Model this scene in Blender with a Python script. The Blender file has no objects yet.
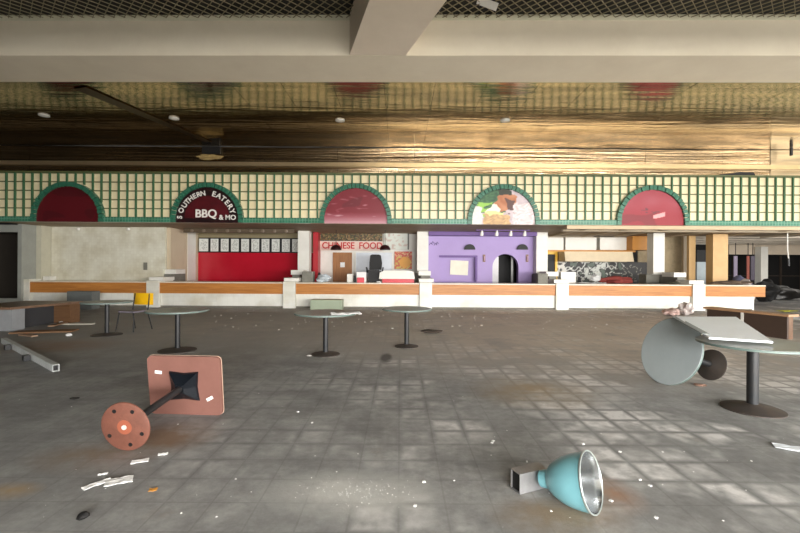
import bpy, bmesh, math, random
from mathutils import Vector, Matrix, noise

random.seed(7)
PI = math.pi
scene = bpy.context.scene
col = scene.collection
F, HC, CX, CY = 420.0, 1.55, 400.0, 266.5
ROLL = math.radians(0.35)

# ------------------------------------------------------------------ measuring helpers
def unroll(px, py):
    dx, dy = px - CX, py - CY
    c, s = math.cos(-ROLL), math.sin(-ROLL)
    return dx * c - dy * s, dx * s + dy * c
def at(px, py, d):
    dx, dy = unroll(px, py)
    return Vector((dx / F * d, d, HC - dy / F * d))
def fl(px, py):
    dx, dy = unroll(px, py)
    d = F * HC / dy
    return Vector((dx / F * d, d, 0))
def rect(px0, py0, px1, py1, d):
    a = at(px0, (py0 + py1) / 2, d); b = at(px1, (py0 + py1) / 2, d)
    t = at((px0 + px1) / 2, py0, d); u = at((px0 + px1) / 2, py1, d)
    return a.x, b.x, u.z, t.z

# ------------------------------------------------------------------ materials
def lin(c):
    return tuple(((v / 255) / 12.92 if v / 255 <= 0.04045 else ((v / 255 + 0.055) / 1.055) ** 2.4) for v in c)
MATS = {}
def mat(name, c, rough=0.6, metal=0.0, dirt=0.25, scale=3.0, dirtcol=None, bump=0.0, stretch=None, bscale=40.0, spec=0.5):
    if name in MATS: return MATS[name]
    m = bpy.data.materials.new(name); m.use_nodes = True
    nt = m.node_tree; N = nt.nodes; L = nt.links
    b = N['Principled BSDF']
    b.inputs['Roughness'].default_value = rough; b.inputs['Metallic'].default_value = metal
    b.inputs['Specular IOR Level'].default_value = spec
    base = lin(c); dc = lin(dirtcol) if dirtcol else tuple(v * 0.45 for v in base)
    tc = N.new('ShaderNodeTexCoord'); mp = N.new('ShaderNodeMapping')
    L.new(tc.outputs['Object'], mp.inputs[0])
    if stretch: mp.inputs['Scale'].default_value = stretch
    nz = N.new('ShaderNodeTexNoise'); nz.inputs['Scale'].default_value = scale; nz.inputs['Detail'].default_value = 6; nz.inputs['Roughness'].default_value = 0.65
    L.new(mp.outputs[0], nz.inputs['Vector'])
    rp = N.new('ShaderNodeValToRGB'); rp.color_ramp.elements[0].position = 0.35; rp.color_ramp.elements[1].position = 0.75
    rp.color_ramp.elements[0].color = (0, 0, 0, 1); rp.color_ramp.elements[1].color = (dirt, dirt, dirt, 1)
    L.new(nz.outputs['Fac'], rp.inputs[0])
    mx = N.new('ShaderNodeMix'); mx.data_type = 'RGBA'
    mx.inputs[6].default_value = base + (1,); mx.inputs[7].default_value = dc + (1,)
    L.new(rp.outputs[0], mx.inputs[0]); L.new(mx.outputs[2], b.inputs['Base Color'])
    if bump:
        n2 = N.new('ShaderNodeTexNoise'); n2.inputs['Scale'].default_value = bscale; n2.inputs['Detail'].default_value = 4
        L.new(mp.outputs[0], n2.inputs['Vector'])
        bp = N.new('ShaderNodeBump'); bp.inputs['Strength'].default_value = bump; bp.inputs['Distance'].default_value = 0.02
        L.new(n2.outputs['Fac'], bp.inputs['Height']); L.new(bp.outputs[0], b.inputs['Normal'])
    MATS[name] = m
    return m
def brick_mat(name, c1, c2, mortar, w, h, ms=0.012, rough=0.4, plane='XZ', offset=0.0):
    m = bpy.data.materials.new(name); m.use_nodes = True
    nt = m.node_tree; N = nt.nodes; L = nt.links; b = N['Principled BSDF']; b.inputs['Roughness'].default_value = rough
    tc = N.new('ShaderNodeTexCoord'); sp = N.new('ShaderNodeSeparateXYZ'); cb = N.new('ShaderNodeCombineXYZ')
    L.new(tc.outputs['Object'], sp.inputs[0])
    L.new(sp.outputs[plane[0]], cb.inputs[0]); L.new(sp.outputs[plane[1]], cb.inputs[1])
    br = N.new('ShaderNodeTexBrick'); br.offset = offset; br.inputs['Scale'].default_value = 1
    br.inputs['Brick Width'].default_value = w; br.inputs['Row Height'].default_value = h; br.inputs['Mortar Size'].default_value = ms
    br.inputs['Color1'].default_value = lin(c1) + (1,); br.inputs['Color2'].default_value = lin(c2) + (1,); br.inputs['Mortar'].default_value = lin(mortar) + (1,)
    L.new(cb.outputs[0], br.inputs['Vector'])
    nz = N.new('ShaderNodeTexNoise'); nz.inputs['Scale'].default_value = 1.3; nz.inputs['Detail'].default_value = 5
    L.new(tc.outputs['Object'], nz.inputs['Vector'])
    rp = N.new('ShaderNodeValToRGB'); rp.color_ramp.elements[0].position = 0.3; rp.color_ramp.elements[1].position = 0.6
    rp.color_ramp.elements[0].color = (0.78, 0.74, 0.66, 1); rp.color_ramp.elements[1].color = (1, 1, 1, 1)
    L.new(nz.outputs['Fac'], rp.inputs[0])
    mu = N.new('ShaderNodeMix'); mu.data_type = 'RGBA'; mu.blend_type = 'MULTIPLY'; mu.inputs[0].default_value = 1
    L.new(br.outputs['Color'], mu.inputs[6]); L.new(rp.outputs[0], mu.inputs[7]); L.new(mu.outputs[2], b.inputs['Base Color'])
    MATS[name] = m
    return m
def floor_mat():
    m = bpy.data.materials.new('worn_grey_floor_tiles'); m.use_nodes = True
    nt = m.node_tree; N = nt.nodes; L = nt.links; b = N['Principled BSDF']
    tc = N.new('ShaderNodeTexCoord')
    def nzs(scale, det=5, rough=0.6, vec=None):
        n = N.new('ShaderNodeTexNoise'); n.inputs['Scale'].default_value = scale; n.inputs['Detail'].default_value = det; n.inputs['Roughness'].default_value = rough
        L.new(vec or tc.outputs['Object'], n.inputs['Vector']); return n.outputs['Fac']
    def ramp(src, p0, c0, p1, c1):
        r = N.new('ShaderNodeValToRGB'); e = r.color_ramp.elements
        e[0].position = p0; e[0].color = c0 + (1,); e[1].position = p1; e[1].color = c1 + (1,)
        L.new(src, r.inputs[0]); return r.outputs[0]
    def mix(f, a, bb, mode='MIX'):
        x = N.new('ShaderNodeMix'); x.data_type = 'RGBA'; x.blend_type = mode
        if isinstance(f, float): x.inputs[0].default_value = f
        else: L.new(f, x.inputs[0])
        for i, v in ((6, a), (7, bb)):
            if isinstance(v, tuple): x.inputs[i].default_value = v + (1,)
            else: L.new(v, x.inputs[i])
        return x.outputs[2]
    def mth(op, a, bb):
        x = N.new('ShaderNodeMath'); x.operation = op
        for i, v in ((0, a), (1, bb)):
            if isinstance(v, float): x.inputs[i].default_value = v
            else: L.new(v, x.inputs[i])
        return x.outputs[0]
    br = N.new('ShaderNodeTexBrick'); br.offset = 0.0; br.inputs['Scale'].default_value = 1
    br.inputs['Brick Width'].default_value = 0.305; br.inputs['Row Height'].default_value = 0.305; br.inputs['Mortar Size'].default_value = 0.007; br.inputs['Mortar Smooth'].default_value = 0.3
    br.inputs['Color1'].default_value = (0.94, 0.94, 0.94, 1); br.inputs['Color2'].default_value = (1.06, 1.06, 1.06, 1); br.inputs['Mortar'].default_value = (0.86, 0.86, 0.85, 1)
    L.new(tc.outputs['Object'], br.inputs['Vector'])
    big = nzs(0.45, 6); mid = nzs(1.7, 8, 0.7); fine = nzs(14, 6, 0.7)
    base = ramp(big, 0.3, lin((142, 144, 143)), 0.7, lin((176, 176, 174)))
    base = mix(ramp(mid, 0.4, (0.0,) * 3, 0.62, (0.8,) * 3), base, lin((122, 122, 121)))
    base = mix(1.0, base, br.outputs['Color'], 'MULTIPLY')
    base = mix(ramp(fine, 0.35, (0.0,) * 3, 0.8, (0.5,) * 3), base, lin((100, 99, 97)))
    # pale tile centres in patches: wear, plus dull glints painted as colour
    br2 = N.new('ShaderNodeTexBrick'); br2.offset = 0.0; br2.inputs['Scale'].default_value = 1
    br2.inputs['Brick Width'].default_value = 0.305; br2.inputs['Row Height'].default_value = 0.305; br2.inputs['Mortar Size'].default_value = 0.06; br2.inputs['Mortar Smooth'].default_value = 1.0
    br2.inputs['Color1'].default_value = (1, 1, 1, 1); br2.inputs['Color2'].default_value = (0.25, 0.25, 0.25, 1); br2.inputs['Mortar'].default_value = (0, 0, 0, 1)
    L.new(tc.outputs['Object'], br2.inputs['Vector'])
    sep = N.new('ShaderNodeSeparateXYZ'); L.new(tc.outputs['Object'], sep.inputs[0])
    xr = N.new('ShaderNodeMapRange'); xr.inputs[1].default_value = -3; xr.inputs[2].default_value = 4; L.new(sep.outputs[0], xr.inputs[0])
    patch = mth('MULTIPLY', mth('MULTIPLY', ramp(nzs(0.7, 4), 0.46, (0.0,) * 3, 0.6, (1.0,) * 3), br2.outputs['Color']), mth('MULTIPLY', xr.outputs[0], ramp(nzs(5, 5), 0.35, (0.15,) * 3, 0.7, (1.0,) * 3)))
    base = mix(mth('MINIMUM', mth('MULTIPLY', patch, 2.6), 0.8), base, lin((232, 230, 228)))
    # orange-brown rust and mud stains, then local blotches dark and pale
    mp = N.new('ShaderNodeMapping'); mp.inputs['Location'].default_value = (3.7, 8.2, 0); L.new(tc.outputs['Object'], mp.inputs[0])
    st = nzs(0.8, 7, 0.7, mp.outputs[0])
    base = mix(ramp(st, 0.6, (0.0,) * 3, 0.8, (0.5,) * 3), base, lin((150, 128, 100)))
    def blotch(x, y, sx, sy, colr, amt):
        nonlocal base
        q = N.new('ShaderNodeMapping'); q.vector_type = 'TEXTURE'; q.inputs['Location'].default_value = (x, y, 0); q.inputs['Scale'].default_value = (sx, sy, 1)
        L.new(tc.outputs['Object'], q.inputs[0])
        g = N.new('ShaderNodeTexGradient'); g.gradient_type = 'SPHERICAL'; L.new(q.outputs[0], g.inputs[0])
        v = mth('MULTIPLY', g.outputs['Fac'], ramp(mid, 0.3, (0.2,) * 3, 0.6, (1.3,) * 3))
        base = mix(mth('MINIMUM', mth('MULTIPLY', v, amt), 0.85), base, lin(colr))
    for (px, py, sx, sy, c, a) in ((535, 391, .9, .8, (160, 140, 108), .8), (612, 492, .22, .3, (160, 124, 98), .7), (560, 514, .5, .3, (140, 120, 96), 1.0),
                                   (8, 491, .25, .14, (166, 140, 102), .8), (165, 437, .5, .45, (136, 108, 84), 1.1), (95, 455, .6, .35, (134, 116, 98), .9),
                                   (60, 345, 1.3, .9, (136, 104, 76), 1.2), (560, 328, 7.5, 6.0, (214, 202, 188), 1.3), (250, 325, 7.0, 5.0, (190, 186, 178), .9), (350, 492, .7, .35, (205, 205, 200), 1.1), (386, 358, .12, .45, (80, 78, 76), 2.0)):  # two wide far blotches: dust, brightened to paint over light falloff
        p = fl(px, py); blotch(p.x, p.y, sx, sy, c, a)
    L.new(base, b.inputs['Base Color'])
    rr = N.new('ShaderNodeMapRange'); rr.inputs[3].default_value = 0.45; rr.inputs[4].default_value = 0.85; L.new(mid, rr.inputs[0]); L.new(rr.outputs[0], b.inputs['Roughness'])
    bp = N.new('ShaderNodeBump'); bp.inputs['Strength'].default_value = 0.35; bp.inputs['Distance'].default_value = 0.01
    L.new(fine, bp.inputs['Height']); L.new(bp.outputs[0], b.inputs['Normal'])
    return m
def gold_mat(name, rough=0.12, c=(206, 188, 154), bumpS=0.2, stretch=(0.35, 3.0, 3.0)):
    m = bpy.data.materials.new(name); m.use_nodes = True
    nt = m.node_tree; N = nt.nodes; L = nt.links; b = N['Principled BSDF']
    b.inputs['Metallic'].default_value = 1.0; b.inputs['Roughness'].default_value = rough
    tc = N.new('ShaderNodeTexCoord'); mp = N.new('ShaderNodeMapping'); mp.inputs['Scale'].default_value = stretch
    L.new(tc.outputs['Object'], mp.inputs[0])
    nz = N.new('ShaderNodeTexNoise'); nz.inputs['Scale'].default_value = 1.6; nz.inputs['Detail'].default_value = 3; L.new(mp.outputs[0], nz.inputs['Vector'])
    bp = N.new('ShaderNodeBump'); bp.inputs['Strength'].default_value = bumpS; bp.inputs['Distance'].default_value = 0.05
    L.new(nz.outputs['Fac'], bp.inputs['Height']); L.new(bp.outputs[0], b.inputs['Normal'])
    n2 = N.new('ShaderNodeTexNoise'); n2.inputs['Scale'].default_value = 0.9; n2.inputs['Detail'].default_value = 6; L.new(mp.outputs[0], n2.inputs['Vector'])
    rp = N.new('ShaderNodeValToRGB'); e = rp.color_ramp.elements
    e[0].position = 0.35; e[0].color = tuple(v * 0.5 for v in lin(c)) + (1,); e[1].position = 0.65; e[1].color = lin(c) + (1,)  # dark streaks painted into the colour for reflection contrast
    L.new(n2.outputs['Fac'], rp.inputs[0]); L.new(rp.outputs[0], b.inputs['Base Color'])
    MATS[name] = m
    return m
def attr_mat(name, rough=0.5):
    m = bpy.data.materials.new(name); m.use_nodes = True
    N = m.node_tree.nodes; a = N.new('ShaderNodeAttribute'); a.attribute_name = 'print'
    m.node_tree.links.new(a.outputs['Color'], N['Principled BSDF'].inputs['Base Color']); N['Principled BSDF'].inputs['Roughness'].default_value = rough
    return m
def wood_mat(name, c, dark, rough=0.45, stretch=(0.6, 6, 9)):
    return mat(name, c, rough, 0, 0.8, 2.2, dark, 0.05, stretch)

M_floor = floor_mat()
M_beam = mat('beam_paint', (240, 229, 206), .6, 0, .25, 1.0, (190, 172, 146))
M_beam2 = mat('beam_paint_pinkish', (240, 226, 206), .6, 0, .25, 1.0, (190, 172, 146))
M_gold = gold_mat('polished_brass_ceiling', .13, (188, 166, 128))
M_goldw = gold_mat('brass_bulkhead', .22, (186, 165, 134), .75, (0.2, 3.0, 7.0))
M_goldtrim = mat('pale_brass_trim', (214, 192, 152), .32, .85, .3, 2)
M_cream = mat('cream_square_tile', (232, 218, 180), .35, 0, .4, 2.5, (208, 190, 142))
M_green = mat('green_glazed_trim', (54, 112, 88), .35, 0, .5, 4, (22, 62, 46))
M_greenlat = mat('green_lattice_paint', (50, 102, 72), .5, 0, .5, 3, (84, 92, 50))
M_latbrown = mat('lattice_cross_bar', (84, 98, 62), .5, 0, .6, 3, (110, 92, 54))
M_greenband = brick_mat('green_band_tile', (54, 124, 98), (44, 104, 82), (104, 152, 130), .1, .1, .012, .3)
M_signred = mat('faded_red_panel', (150, 22, 34), .25, 0, .5, 1.2, (110, 12, 22), .1, (1, 1, 3), 3)
M_signdark = mat('black_sign_panel', (24, 15, 16), .35, 0, .5, 3, (62, 16, 20))
M_signmaroon = mat('maroon_sign_panel', (84, 18, 26), .35, 0, .6, 4, (30, 12, 14))
M_white = mat('white_paint', (232, 230, 222), .5, 0, .25, 2, (180, 172, 155))
M_whitetile = brick_mat('white_wall_tile', (228, 226, 210), (220, 217, 200), (214, 210, 192), .11, .11, .003, .35)
M_counterwhite = brick_mat('white_counter_tile', (240, 240, 232), (232, 232, 224), (228, 228, 219), .2, .2, .003, .35)
M_stone = mat('cream_counter_stone', (228, 216, 196), .35, 0, .4, 5, (180, 160, 135))
M_wood = wood_mat('oak_counter_band', (196, 132, 66), (150, 88, 36))
M_wooddark = wood_mat('brown_bench_top', (124, 96, 76), (84, 62, 46), .4)
M_woodpanel = wood_mat('brown_bench_panel', (106, 76, 50), (80, 54, 34), .5)
M_darkpanel = mat('dark_brown_panel', (66, 50, 40), .6, 0, .4, 3)
M_greyst = mat('grey_speckled_block', (128, 126, 116), .7, 0, .5, 6, (92, 90, 82))
M_benchgrey = mat('pale_grey_block', (140, 142, 144), .7, 0, .4, 3)
M_beige = mat('beige_side_wall', (206, 190, 164), .6, 0, .3, 1.5, (170, 150, 120))
M_redwall = mat('glossy_red_wall', (186, 26, 46), .25, 0, .45, .7, (150, 8, 24), .15, None, 2)
M_purple = mat('purple_wall_paint', (168, 146, 198), .55, 0, .35, 1.2, (148, 124, 178))
M_purpled = mat('dark_purple_paint', (112, 84, 146), .6, 0, .2, 2)
M_dark = mat('near_black', (16, 15, 15), .6, 0, .2, 3)
M_blackmetal = mat('black_metal', (34, 37, 40), .45, .2, .4, 8, (60, 52, 46))
M_base = mat('dark_cast_base', (62, 57, 54), .6, .2, .5, 8, (84, 70, 58))
M_tabletop = mat('grey_green_laminate', (158, 164, 160), .35, 0, .45, 3, (126, 130, 124))
M_tabledisc = mat('grey_laminate', (182, 192, 194), .4, 0, .35, 3, (150, 162, 166))
M_edge = mat('table_edge', (104, 122, 116), .45, 0, .3, 5)
M_rustplate = mat('bare_brown_particleboard', (124, 84, 74), .65, 0, .5, 4, (102, 66, 56))
M_rust = mat('rusted_base_metal', (116, 72, 58), .6, 0, .7, 7, (82, 50, 40), .15)
M_teal = mat('teal_enamel', (126, 184, 194), .3, 0, .3, 4, (98, 156, 168))
M_alu = mat('aluminium_reflector', (205, 208, 210), .25, 1.0, .3, 5)
M_galv = mat('grey_metal_box', (170, 170, 172), .4, .6, .5, 7, (120, 116, 112))
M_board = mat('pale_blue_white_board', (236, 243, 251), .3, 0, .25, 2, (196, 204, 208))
M_paper = mat('white_paper', (238, 238, 236), .7, 0, .15, 5)
M_ceilwhite = mat('stained_white_ceiling', (214, 204, 188), .8, 0, .6, .6, (140, 120, 98))
M_soffit = mat('soffit_board', (176, 156, 128), .7, 0, .6, 1.0, (120, 98, 74))
M_tan = mat('tan_column_paint', (214, 178, 124), .5, 0, .4, 2, (176, 132, 80))
M_yellow = mat('yellow_plastic', (232, 180, 20), .4, 0, .3, 6, (180, 130, 10))
M_ochre = mat('ochre_cabinet', (206, 140, 44), .5, 0, .4, 2, (160, 96, 24))
M_print = attr_mat('printed_panel')
M_text_w = mat('white_letters', (226, 222, 214), .4, 0, .15, 8)
M_text_r = mat('red_letters', (196, 34, 34), .4, 0, .15, 8)
M_bulb = mat('white_lamp_glass', (245, 243, 235), .3, 0, .05, 3)
M_cloth = mat('blue_grey_cloth', (110, 112, 140), .9, 0, .4, 4)
M_redcloth = mat('dark_red_heap', (132, 48, 40), .8, 0, .6, 7, (70, 30, 26))
M_rubble = mat('brown_rubble', (110, 92, 76), .9, 0, .7, 9, (60, 48, 40))
M_mesh = mat('dull_mesh_metal', (150, 140, 112), .6, .1, .4, 2, (110, 100, 78))
M_door = wood_mat('brown_door', (170, 116, 66), (126, 80, 42), .5, (6, 6, .8))

# ------------------------------------------------------------------ object helpers
def chain(o):
    m = o.matrix_basis.copy()
    while o.parent: o = o.parent; m = o.matrix_basis @ m
    return m
class MB:
    def __init__(s): s.bm = bmesh.new(); s.T = Matrix()
    def v(s, p): return s.bm.verts.new(s.T @ Vector(p))
    def face(s, vs):
        try: return s.bm.faces.new(vs)
        except ValueError: return None
    def box(s, x0, x1, y0, y1, z0, z1, bev=0):
        p = [s.v(q) for q in ((x0, y0, z0), (x1, y0, z0), (x1, y1, z0), (x0, y1, z0), (x0, y0, z1), (x1, y0, z1), (x1, y1, z1), (x0, y1, z1))]
        fs = [s.face([p[i] for i in q]) for q in ((3, 2, 1, 0), (4, 5, 6, 7), (0, 1, 5, 4), (1, 2, 6, 5), (2, 3, 7, 6), (3, 0, 4, 7))]
        if bev:
            es = {e for f in fs for e in f.edges}
            bmesh.ops.bevel(s.bm, geom=list(es), offset=bev, segments=2, affect='EDGES')
        return s
    def prism(s, pts, a, b, axis='z'):
        def mk(p, t):
            return {'z': (p[0], p[1], t), 'y': (p[0], t, p[1]), 'x': (t, p[0], p[1])}[axis]
        A = [s.v(mk(p, a)) for p in pts]; B = [s.v(mk(p, b)) for p in pts]; n = len(pts)
        s.face(A[::-1]); s.face(B)
        for i in range(n): s.face((A[i], A[(i + 1) % n], B[(i + 1) % n], B[i]))
        return s
    def lathe(s, prof, n=40, cap0=True, cap1=True):
        rings = [[s.v((r * math.cos(2 * PI * i / n), r * math.sin(2 * PI * i / n), z)) for i in range(n)] for r, z in prof]
        for a, b in zip(rings, rings[1:]):
            for i in range(n): s.face((a[i], a[(i + 1) % n], b[(i + 1) % n], b[i]))
        if cap0: s.face(rings[0][::-1])
        if cap1: s.face(rings[-1])
        return s
    def tube(s, pts, r, n=8):
        pts = [Vector(p) for p in pts]; rings = []
        for i, p in enumerate(pts):
            d = (pts[min(i + 1, len(pts) - 1)] - pts[max(i - 1, 0)]).normalized()
            u = d.orthogonal().normalized() if abs(d.z) > .95 else d.cross(Vector((0, 0, 1))).normalized()
            w = d.cross(u)
            rings.append([s.v(p + (u * math.cos(2 * PI * k / n) + w * math.sin(2 * PI * k / n)) * r) for k in range(n)])
        for a, b in zip(rings, rings[1:]):
            for k in range(n): s.face((a[k], a[(k + 1) % n], b[(k + 1) % n], b[k]))
        s.face(rings[0][::-1]); s.face(rings[-1]); return s
    def lump(s, c, rx, ry, rz, seed=0, sub=2, amp=.35):
        r = bmesh.ops.create_icosphere(s.bm, subdivisions=sub, radius=1)
        for q in r['verts']:
            k = 1 + amp * noise.noise(q.co * 1.8 + Vector((seed * 7.3, seed * 3.1, 0)))
            z = q.co.z * k * rz
            q.co = s.T @ Vector((c[0] + q.co.x * k * rx, c[1] + q.co.y * k * ry, c[2] + rz + max(z, -rz * .98)))
        return s
    def sheet(s, c, w, l, rot, seed=0, amp=.03, n=8, th=.004):
        g = {}
        cr, sr = math.cos(rot), math.sin(rot)
        for t in (0, 1):
            for i in range(n + 1):
                for j in range(n + 1):
                    x = (i / n - .5) * w; y = (j / n - .5) * l
                    z = amp * (1 + noise.noise(Vector((x * 9 / max(w, .01) + seed * 5, y * 9 / max(l, .01), seed))))
                    g[t, i, j] = s.v((c[0] + x * cr - y * sr, c[1] + x * sr + y * cr, c[2] + z + t * th))
        for i in range(n):
            for j in range(n):
                s.face((g[1, i, j], g[1, i + 1, j], g[1, i + 1, j + 1], g[1, i, j + 1])); s.face((g[0, i, j + 1], g[0, i + 1, j + 1], g[0, i + 1, j], g[0, i, j]))
        for i in range(n):
            s.face((g[0, i, 0], g[0, i + 1, 0], g[1, i + 1, 0], g[1, i, 0])); s.face((g[0, i + 1, n], g[0, i, n], g[1, i, n], g[1, i + 1, n]))
            s.face((g[0, 0, i + 1], g[0, 0, i], g[1, 0, i], g[1, 0, i + 1])); s.face((g[0, n, i], g[0, n, i + 1], g[1, n, i + 1], g[1, n, i]))
        return s
    def build(s, name, m, parent=None, world=True, smooth=False, origin=None):
        me = bpy.data.meshes.new(name)
        bmesh.ops.recalc_face_normals(s.bm, faces=s.bm.faces)
        off = None
        if parent is None:
            if origin is None:
                xs = [v.co for v in s.bm.verts]
                mn = [min(c[i] for c in xs) for i in range(3)]; mxx = [max(c[i] for c in xs) for i in range(3)]
                origin = Vector(((mn[0] + mxx[0]) / 2, (mn[1] + mxx[1]) / 2, mn[2]))
            off = Vector(origin); bmesh.ops.translate(s.bm, verts=s.bm.verts, vec=-off)
        elif world:
            bmesh.ops.transform(s.bm, matrix=chain(parent).inverted(), verts=s.bm.verts)
        s.bm.to_mesh(me); s.bm.free()
        me.materials.append(m)
        if smooth:
            for p in me.polygons: p.use_smooth = True
            me.set_sharp_from_angle(angle=math.radians(38))
        o = bpy.data.objects.new(name, me); col.objects.link(o)
        if parent: o.parent = parent
        else: o.location = off
        return o
def tag(o, label=None, cat=None, group=None, kind=None):
    if label: o['label'] = label
    if cat: o['category'] = cat
    if group: o['group'] = group
    if kind: o['kind'] = kind
    return o
def struct(o, label=None):
    o['kind'] = 'structure'
    if label: o['label'] = label
    return o
def empty(name, loc, label, cat, group=None, rot=None):
    o = bpy.data.objects.new(name, None); col.objects.link(o); o.empty_display_size = .2
    if rot is not None: o.matrix_basis = Matrix.Translation(loc) @ rot.to_4x4()
    else: o.location = loc
    return tag(o, label, cat, group)
def box(name, m, x0, x1, y0, y1, z0, z1, parent=None, bev=0, world=True):
    return MB().box(x0, x1, y0, y1, z0, z1, bev).build(name, m, parent, world)
def printed(name, parent, x0, x1, z0, z1, y, fn, th=.03, res=.03, mask=None):
    """upright printed board facing the camera side: fn(u, v) gives the sRGB ink colour"""
    mb = MB(); bm = mb.bm
    nx = max(2, int((x1 - x0) / res)); nz = max(2, int((z1 - z0) / res))
    lay = bm.verts.layers.float_color.new('print')
    def P(i, j, yy):
        u, w = i / nx, j / nz
        q = mb.v((x0 + (x1 - x0) * u, yy, z0 + (z1 - z0) * w)); q[lay] = lin(fn(u, w)) + (1,); return q
    g = [[P(i, j, y) for j in range(nz + 1)] for i in range(nx + 1)]
    for i in range(nx):
        for j in range(nz):
            if mask and not mask((i + .5) / nx, (j + .5) / nz): continue
            f = mb.face((g[i][j], g[i + 1][j], g[i + 1][j + 1], g[i][j + 1]))
    if not mask:
        bk = [P(i, j, y + th) for i, j in ((0, 0), (nx, 0), (nx, nz), (0, nz))]
        mb.face(bk[::-1])
        mb.face([g[i][0] for i in range(nx + 1)][::-1] + [bk[0], bk[1]]); mb.face([g[i][nz] for i in range(nx + 1)] + [bk[2], bk[3]])
        mb.face([g[0][j] for j in range(nz + 1)] + [bk[3], bk[0]]); mb.face([g[nx][j] for j in range(nz + 1)][::-1] + [bk[1], bk[2]])
    else:
        bm.faces.ensure_lookup_table(); loose = [v for v in bm.verts if not v.link_faces]; bmesh.ops.delete(bm, geom=loose, context='VERTS')
        fs = list(bm.faces); r = bmesh.ops.extrude_face_region(bm, geom=fs)
        vs = [q for q in r['geom'] if isinstance(q, bmesh.types.BMVert)]; bmesh.ops.translate(bm, verts=vs, vec=(0, th, 0))
    return mb.build(name, M_print, parent)
def text_mb(mb, body, size, M, ext=.01):
    cu = bpy.data.curves.new('letters', 'FONT'); cu.body = body; cu.size = size; cu.extrude = ext; cu.align_x = 'CENTER'; cu.align_y = 'CENTER'; cu.offset = size * .018
    to = bpy.data.objects.new('letters', cu); col.objects.link(to)
    bpy.context.view_layer.update()
    me = bpy.data.meshes.new_from_object(to.evaluated_get(bpy.context.evaluated_depsgraph_get()))
    me.transform(M); mb.bm.from_mesh(me)
    bpy.data.objects.remove(to); bpy.data.curves.remove(cu); bpy.data.meshes.remove(me)
def up(x, y, z, roll=0):
    return Matrix.Translation((x, y, z)) @ Matrix.Rotation(-roll, 4, 'Y') @ Matrix.Rotation(PI / 2, 4, 'X')
def nz2(u, v, s=1, k=0): return noise.noise(Vector((u * s, v * s, k)))

# ------------------------------------------------------------------ the setting
struct(box('floor', M_floor, -24, 37, -9, 36, -.1, 0)).location.z = -.1
fo = bpy.data.objects['floor']; fo.data.transform(Matrix.Translation(fo.location)); fo.location = (0, 0, 0)

def Bx(k): return .95 + 5 * k
FY = 14.35        # face of the lattice fascia
# hall walls: windows behind the camera and on the right, a solid wall on the left
struct(box('wall_left', mat('dim_left_wall', (58, 52, 44), .8), -16.3, -16, -8, 21, 0, 7))
wb = MB().box(-16, -1.5, -8.3, -8, 0, 7).box(-1.5, 24, -8.3, -8, 0, .5).box(-1.5, 24, -8.3, -8, 3.2, 7)
struct(wb.build('wall_back', mat('dim_back_wall', (70, 64, 56), .8)))
wf = MB()
for i in range(9): x = -1.4 + i * 2.9; wf.box(x - .06, x + .06, -8.25, -8.1, .5, 3.2)
wf.box(-1.5, 24, -8.24, -8.11, 2.4, 2.48)
struct(wf.build('window_1', M_blackmetal))
wr = MB().box(24, 24.3, -8, 13, 0, .4).box(24, 24.3, -8, 13, 3.6, 7)
for i in range(6): wr.box(24, 24.3, -8 + i * 4, -8 + i * 4 + .5, .4, 3.6)
wr.box(34, 34.3, 13.4, 36, 0, 3.6).box(24.31, 34.3, 13, 13.39, 0, 3.6)
struct(wr.build('wall_right', mat('pale_right_wall', (206, 196, 178), .7)))
struct(box('ceiling', M_dark, -17, 24.3, -8.3, 7.2, 7.0, 7.2))

struct(box('ceiling_rear_blocker', mat('rear_blocker_paint', (206, 200, 188), .7), -16, 24, -8, .4, 3.25, 3.4))  # unseen low ceiling added to keep window light off the beam front
# open diagonal mesh ceiling towards the viewer
zm = HC + 4.0
mm = MB(); p = .17
def diag(sign):
    c = -22.0
    while c < 22:
        # line x = c + sign*y, y from 2 to 7.0
        y0, y1 = 2.0, 6.95
        xa, xb = c + sign * y0, c + sign * y1
        if max(xa, xb) > -9.5 and min(xa, xb) < 9.5:
            w = .0065
            mm.prism([(xa - w, y0), (xa + w, y0), (xb + w, y1), (xb - w, y1)], zm + .004 * (sign > 0), zm + .012 + .004 * (sign > 0))
        c += p
diag(1); diag(-1)
tag(struct(mm.build('ceiling_grille', M_mesh)), 'dark diagonal mesh ceiling in front of the big beam')
struct(box('ceiling_void', M_dark, -16, 24, -8, 7.0, zm + .06, zm + .1))

# the big beam across the hall and the oblique beam that runs into it
zb = HC + 3.4
yaw = -.012
def byaw(x, y): return (x, y + yaw * x)
b = MB()
b.prism([byaw(-16, 6.77), byaw(20, 6.77), byaw(20, 7.75), byaw(-16, 7.75)], zb, 6.4)
struct(b.build('beam', M_beam), 'wide pale beam across the hall below the mesh ceiling')
b = MB(); b.prism([byaw(-16, 6.755), byaw(20, 6.755), byaw(20, 6.768), byaw(-16, 6.768)], zm - .035, zm + .05)
struct(b.build('trim_1', mat('pale_beam_lip', (226, 222, 196), .5)))
sl = .31
b = MB(); yN = 1.0; yF = 6.75
xl, xr = -.83, .07
b.prism([(xl, yF), (xl + (yF - yN) * .30, yN), (xr + (yF - yN) * .36, yN), (xr, yF)], zb - .004, zm + .45)
struct(b.build('beam_oblique', M_beam2), 'pale oblique beam running from the wide beam over the viewer')

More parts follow.
